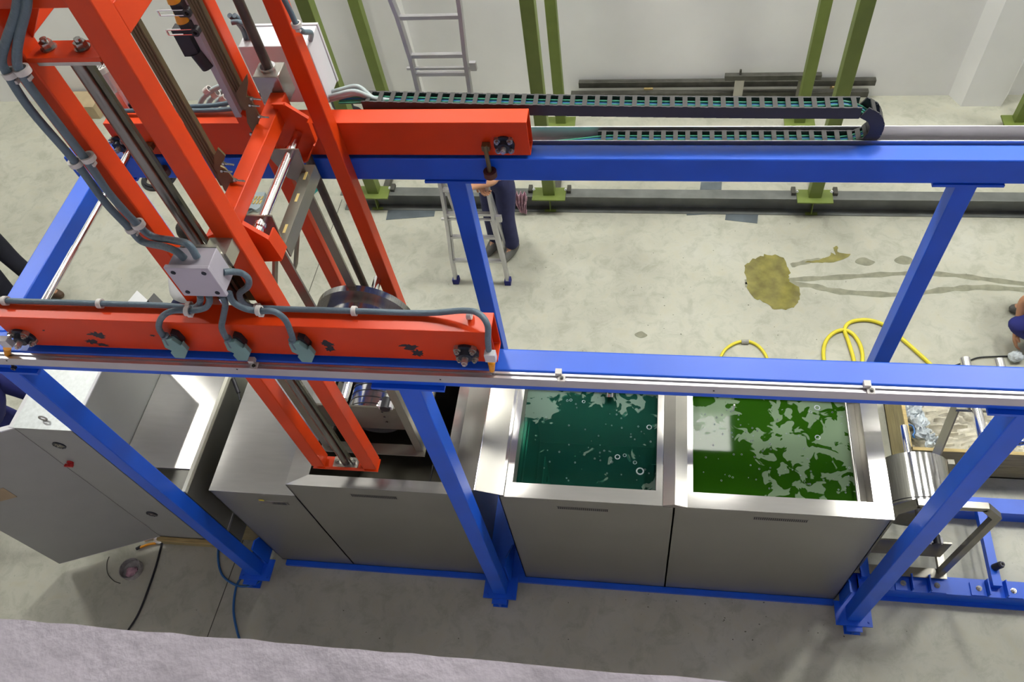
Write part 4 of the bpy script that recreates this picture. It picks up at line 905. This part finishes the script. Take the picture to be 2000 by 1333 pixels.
dv = Vector((-.755, -.28, 0)).normalized(); hb = Vector((X0, Y0 - .003, Z0 + .01)); nd = Vector((-dv.y, dv.x, 0)) * .02
dr = obj('door', MB().prism([hb, hb + dv * .81, hb + dv * .81 + Vector((0, 0, Z1 - Z0 - .02)), hb + Vector((0, 0, Z1 - Z0 - .02))], -nd), M_cab, CB)
obj('door_edge', MB().prism([hb + Vector((0, 0, -.004)), hb + dv * .81 + Vector((0, 0, -.004)), hb + dv * .81 + Vector((0, 0, .004)), hb + Vector((0, 0, .004))], -nd * 1.6).prism([hb + Vector((0, 0, 1.84)), hb + dv * .81 + Vector((0, 0, 1.84)), hb + dv * .81 + Vector((0, 0, 1.85)), hb + Vector((0, 0, 1.85))], -nd * 1.6), M_white, CB)
obj('door_plate', MB().prism([hb + dv * .45 + Vector((0, 0, 1.1)) + nd * .05, hb + dv * .62 + Vector((0, 0, 1.1)) + nd * .05, hb + dv * .62 + Vector((0, 0, 1.25)) + nd * .05, hb + dv * .45 + Vector((0, 0, 1.25)) + nd * .05], nd * .1), M_card, CB)
def grille(u, v, r=.042):
    p = at(u, v, Y=Y0)
    g_ = obj('fan_grille', MB().ring((p.x, Y0, p.z), (p.x, Y0 - .006, p.z), r, r * .86, 24).cyl((p.x, Y0, p.z), (p.x, Y0 - .002, p.z), r * .86, 20), M_cast, CB)
    m = MB()
    for q in (.3, .55): m.ring((p.x, Y0 - .004, p.z), (p.x, Y0 - .007, p.z), r * q + .002, r * q - .002, 20)
    for a in range(4): m.bar((p.x + r * math.cos(a * PI / 4), Y0 - .007, p.z + r * math.sin(a * PI / 4)), (p.x - r * math.cos(a * PI / 4), Y0 - .007, p.z - r * math.sin(a * PI / 4)), .003, .003)
    obj('guard', m, M_steel2, g_)
grille(116, 870); grille(297, 1004)
p = at(138, 903, Y=Y0)
sw = obj('main_switch', MB().cyl((p.x, Y0, p.z), (p.x, Y0 - .012, p.z), .022, 20), M_red, CB); obj('handle', MB().bar((p.x - .03, Y0 - .026, p.z), (p.x + .03, Y0 - .026, p.z), .02, .012).cyl((p.x, Y0 - .012, p.z), (p.x, Y0 - .034, p.z), .012, 12), M_red, sw)
p = at(84, 818, Z=Z1 + .03)
obj('lifting_eye', MB().tube([Vector((p.x + .022 * math.cos(a), p.y, Z1 + .032 + .022 * math.sin(a))) for a in [j * PI / 6 - PI / 2 for j in range(13)]], .0055, 8, 3), M_steel2, CB)
p = thing('pallet', 'low wooden pallet under the grey control cabinet', 'pallet', (-2.6, .6, 0))
obj('board', MB().box(-2.86, -2.36, .17, .30, .085, .118), M_wood, p); obj('board', MB().box(-2.86, -2.36, .45, .58, .085, .118), M_wood, p); obj('board', MB().box(-2.86, -2.36, .85, .98, .085, .118), M_wood, p)
for y in (.18, .86): obj('block', MB().box(-2.86, -2.36, y, y + .1, .0, .083), M_plywood, p)
# steel box beside it
SB = thing('steel_cabinet', 'low stainless cabinet with a shiny flat lid between the grey cabinet and the first tank', 'cabinet', (-2.17, .6, 0))
obj('body', MB().box(-2.42, -1.905, .215, 1.13, .55, 1.44).box(-2.15, -1.905, .06, .215, .55, 1.44), M_steelrough, SB)
obj('lid', MB().box(-2.425, -1.925, .22, 1.14, 1.44, 1.455), M_steel, SB, .003)
M_darkglass = pmat('dark_control_panel', (.05, .048, .038), .3, .4, var=.1)
obj('front_panel', MB().box(-2.17, -1.93, .065, .215, 1.438, 1.446), M_darkglass, SB)
obj('sticker', MB().box(-2.06, -2.02, .10, .115, 1.446, 1.448), M_yellow, SB)
obj('edge_trim', MB().box(-1.925, -1.90, .06, 1.14, 1.43, 1.462), pmat('cream_trim', (.55, .55, .45), .4, var=.03), SB)
obj('base_strip', MB().box(-1.93, -1.898, .05, .2, .78, .80), M_alu, SB)
obj('support', MB().box(-2.34, -1.91, .22, 1.1, .12, .55), M_plywood, SB)
tag(obj('nozzle_pen', MB().cyl(at(455, 740, Z=1.42), at(466, 768, Z=1.38), .014, 12).cyl(at(466, 768, Z=1.38), at(469, 782, Z=1.37), .006, 10), M_black), 'black rod-like probe leaning in the gap between the steel cabinet and the tank deck', 'probe')
# ------------------------------------------------------------------ small things
def hose(name, pts, r, m, lab, cat, z=None):
    return tag(obj(name, MB().tube([at(u, v, Z=(z if z is not None else r)) for u, v in pts], r, 12), m), lab, cat)
hose('yellow_hose', [(1405, 705), (1415, 685), (1435, 671), (1458, 667), (1478, 674), (1493, 690), (1500, 710), (1496, 740), (1460, 765)], .014, M_yellow, 'single arch of yellow hose on the floor, the left and smaller loop', 'hose')
hose('yellow_hose', [(1650, 760), (1620, 730), (1609, 700), (1611, 672), (1626, 652), (1648, 645), (1668, 655), (1682, 680), (1684, 710), (1672, 735), (1668, 705), (1658, 670), (1650, 645), (1660, 630), (1690, 625), (1720, 632), (1745, 648), (1780, 678), (1815, 710), (1850, 745)], .017, M_yellow, 'coiled yellow hose with crossing loops left of the rear right blue post', 'hose')
tag(obj('hose_coupling', MB().cyl(at(1448, 668, Z=.02), at(1462, 668, Z=.02), .02, 14), M_steel), 'metal coupling on the smaller yellow hose loop', 'coupling')
hose('blue_hose', [(488, 1078), (462, 1080), (432, 1060), (426, 1090), (435, 1125), (465, 1145), (495, 1143), (512, 1132), (500, 1125), (478, 1125), (462, 1145), (456, 1190), (462, 1230), (472, 1262)], .009, M_bluehose, 'thin blue air hose curling around the foot of the front left blue post', 'hose')
hose('black_cable', [(318, 1046), (315, 1066), (305, 1105), (290, 1150), (270, 1200), (245, 1240), (225, 1275)], .008, M_black, 'black power cable running from the cabinet foot towards the parapet', 'cable')
hose('thin_wire', [(213, 1088), (209, 1100), (210, 1120), (222, 1135), (235, 1140)], .003, M_darksteel, 'thin grey wire bowed beside the clear dish', 'wire')
# clear dish with scraps
p = at(257, 1113, Z=.02); dn = thing('dish', 'round clear plastic dish with pinkish scraps on the floor under the cabinet door', 'dish', (p.x, p.y, 0))
m = MB().ring((p.x, p.y, .006), (p.x, p.y, .055), .085, .08, 36).cyl((p.x, p.y, 0), (p.x, p.y, .006), .085, 36); obj('bowl', m, M_clear, dn)
obj('scraps', MB().sphere((p.x + .01, p.y - .02, .018), .055, .04, .015, 14, 8, .3), M_pink, dn)['kind'] = 'stuff'
# pliers (wire stripper) with orange handles
pl = thing('wire_stripper', 'wire stripper with orange handles lying on the floor at the foot of the grey cabinet', 'tool', tuple(at(295, 1055, Z=0)))
q = lambda u, v, z=.012: at(u, v, Z=z)
obj('jaw', MB().prism([q(300, 1050), q(312, 1046), q(324, 1052), q(326, 1058), q(312, 1064), q(303, 1062)], (0, 0, .012)), M_chrome, pl)
obj('handle', MB().tube([q(304, 1062, .016), (q(290, 1064, .016)), q(274, 1070, .016)], .010, 10), M_amber, pl); obj('handle', MB().tube([q(302, 1050, .016), q(292, 1052, .016), q(282, 1056, .016)], .010, 10), M_amber, pl)
obj('grip_end', MB().cyl(q(275, 1068, .016), q(266, 1073, .016), .012, 10), M_black, pl)
# sheets of paper/card by the standing man
for pts, m_, lb in (([(248, 592), (268, 568), (292, 590), (270, 612)], M_white, 'white square sheet lying on the floor behind the front orange beam'), ([(285, 592), (301, 573), (318, 590), (300, 610)], M_paperdark, 'dark square sheet lying on the floor right of the white one')):
    tag(obj('sheet', MB().prism([at(u, v, Z=.002) for u, v in pts], (0, 0, .004)), m_), lb, 'sheet')
# tool case with bit slots
tc_ = thing('tool_case', 'grey carry case with rows of yellow drill bits lying open on the floor', 'case', tuple(at(485, 405, Z=0)))
obj('shell', MB().prism([q(470, 412, .002), (q(478, 404, .002)), q(487, 380, .002), q(521, 381, .002), q(511, 410, .002), q(503, 416, .002), q(494, 412, .002), q(484, 418, .002), q(474, 417, .002)], (0, 0, .045)), M_case, tc_, .003)
for r_ in range(2):
    for k in range(5):
        a = at(489 + 6.2 * k - 2.5 * r_, 384 + 8 * r_, Z=.05); obj('drill_bit', MB().cyl(a, a + Vector((-.01, -.05, 0)), .010, 8), M_brass, tc_)
obj('handle_hole', MB().prism([q(480, 409, .0475), q(490, 407, .0475), q(492, 410, .0475), q(481, 413, .0475)], (0, 0, .002)), M_black, tc_)
# box with tape roll
a = at(612, 372, Z=0); bx_ = thing('carton', 'small teal and white carton with a printed top, on the floor by the rear beam', 'box', tuple(a))
obj('box', MB().prism([q(598, 362, .0), q(617, 358, .0), q(622, 372, .0), q(612, 381, .0), q(600, 374, .0)], (0, 0, .05)), M_teal2, bx_); obj('label', MB().prism([q(598, 350, .0505), q(618, 350, .0505), q(620, 362, .0505), q(602, 366, .0505)], (0, 0, .002)), M_white, bx_)
a = at(610, 356, Z=.07); tag(obj('tape_roll', MB().ring((a.x, a.y, .055), (a.x, a.y, .085), .06, .04, 28).cyl((a.x, a.y, .055), (a.x, a.y, .07), .04, 20), M_card), 'roll of brown tape lying on the teal carton', 'tape roll')
# crate with film and rags
CR = thing('crate', 'open wooden crate full of crumpled plastic film beyond the right end of the tanks', 'crate', (3.6, 1.6, 0))
cx0, cx1, cy0, cy1, ch = 3.02, 4.25, 1.17, 1.80, .40
for nm_, bxx in (('side_board', (cx0, cx0 + .022, cy0, cy1)), ('side_board', (cx1 - .022, cx1, cy0, cy1)), ('end_board', (cx0, cx1, cy0, cy0 + .022)), ('end_board', (cx0, cx1, cy1 - .022, cy1))):
    for k in range(2): obj(nm_, MB().box(*bxx, .0 + .2 * k, .197 + .2 * k), M_plywood, CR)
obj('top_edge', MB().box(cx0, cx1, cy0 - .002, cy0 + .024, ch, ch + .012).box(cx0 - .002, cx0 + .024, cy0, cy1, ch, ch + .012), M_wood, CR)
obj('bottom', MB().box(cx0, cx1, cy0, cy1, .0, .02), M_plywood, CR)
m = MB(); n = 34; g = []
for j in range(n + 1):
    for i in range(n + 1):
        x = cx0 + .03 + (cx1 - cx0 - .06) * i / n; y = cy0 + .03 + (cy1 - cy0 - .06) * j / n
        g.append((x, y, .26 + .05 * math.sin(x * 9 + y * 5) + .035 * math.sin(y * 17 - x * 11) + random.uniform(-.022, .022)))
m.add(g, [(j * (n + 1) + i, j * (n + 1) + i + 1, (j + 1) * (n + 1) + i + 1, (j + 1) * (n + 1) + i) for j in range(n) for i in range(n)], True)
tag(obj('plastic_film', m, M_film), 'crumpled translucent plastic film filling the wooden crate', 'packing film', kind='stuff')
cpt = [at(u, v, Z=.37) for u, v in ((1762, 797), (1780, 795), (1797, 808), (1796, 832), (1806, 850), (1822, 860), (1834, 862))]
m = MB(); vs = []; nw = 12; rows = []
for i in range(len(cpt) - 1):
    for k in range(5): rows.append(cpt[i].lerp(cpt[i + 1], k / 5))
rows.append(cpt[-1])
for i, q_ in enumerate(rows):
    d_ = (rows[min(i + 1, len(rows) - 1)] - rows[max(i - 1, 0)]).normalized(); s_ = Vector((-d_.y, d_.x, 0)); wd = .055 * (1 + .5 * math.sin(i * 1.1)) * (.6 if i > len(rows) - 4 else 1)
    for j in range(nw + 1):
        vs.append(q_ + s_ * wd * (2 * j / nw - 1) + Vector((random.uniform(-.006, .006), random.uniform(-.006, .006), -.02 + .03 * math.sin(PI * j / nw) + .014 * math.sin(j * 2.2 + i * .9) + random.uniform(-.008, .008))))
m.add(vs, [(i * (nw + 1) + j, i * (nw + 1) + j + 1, (i + 1) * (nw + 1) + j + 1, (i + 1) * (nw + 1) + j) for i in range(len(rows) - 1) for j in range(nw)], True)
ck = obj('cloth', m, M_rag); ck.modifiers.new('s', 'SOLIDIFY').thickness = .006
tag(ck, 'crumpled pale rag lying on the plastic film in the crate', 'rag')
tag(obj('strap', MB().tube([at(1768, 830, Z=.37), at(1782, 832, Z=.38), at(1786, 845, Z=.38), at(1783, 850, Z=.38), at(1786, 856, Z=.37)], .007, 6, 4), M_bluehose), 'short length of blue strapping on the film beside the white rag', 'strap')
# pink rag hanging on the floor beam
a = at(1012, 372, Y=3.95)
m = MB(); n = 14; g = []
for j in range(19):
    for i in range(n + 1):
        s = j / 18; wdt = .10 * (1 - .75 * s) + .01; x = a.x + (i / n - .5) * 2 * wdt * .8 + .03 * s; z = .30 - .28 * s
        g.append((x, 3.955 - .025 * (1 + math.sin(i * 1.9 + j * .5)) + (.05 if j < 3 else 0) * 0 + random.uniform(-.006, .006), max(.015, z + .015 * math.sin(i * 2.3))))
m.add(g, [(j * (n + 1) + i, j * (n + 1) + i + 1, (j + 1) * (n + 1) + i + 1, (j + 1) * (n + 1) + i) for j in range(18) for i in range(n)], True)
rg = obj('rag', m, M_pink); sd_ = rg.modifiers.new('s', 'SOLIDIFY'); sd_.thickness = .006
tag(rg, 'pink and white rag draped over the grey floor beam right of the ladder', 'rag')
# things by the back wall, left
a = at(170, 196, Z=0)
tag(obj('carton', MB().box(a.x - .25, a.x + .35, 5.45, 5.75, 0, .18), M_card), 'low cardboard box against the back wall behind the fan motor', 'box')
bg = thing('tool_bag', 'black slumped tool bag against the back wall left of a green post', 'bag', (-2.45, 5.4, 0))
a = at(655, 165, Y=5.55); obj('bag_body', MB().sphere((a.x, 5.55, .14), .13, .11, .18, 16, 10, .07), M_black, bg); obj('bag_flap', MB().sphere((a.x + .12, 5.42, .08), .15, .12, .08, 16, 10, .08), M_black, bg)
a = at(668, 182, Z=.04); tag(obj('green_bundle', MB().tube([Vector((a.x - .1, a.y, .05)), Vector((a.x, a.y + .02, .07)), Vector((a.x + .12, a.y - .02, .05))], .05, 12, 4), M_gcable), 'bundle of green cable on the floor in front of the black tool bag', 'cable bundle')
a = at(735, 355, Z=0)
tag(obj('red_white_tin', MB().cyl((a.x - .06, a.y, .0), (a.x - .06, a.y, .06), .06, 20), M_white), 'small white tin on the floor behind the left green post foot', 'tin')

a = at(312, 350, Z=0)
tag(obj('cable_coil', MB().ring((a.x, a.y, 0), (a.x, a.y, .03), .20, .15, 40).ring((a.x, a.y + .01, .03), (a.x, a.y + .01, .05), .18, .15, 40), M_black), 'flat black cable coil on the floor left of the orange columns', 'cable coil')
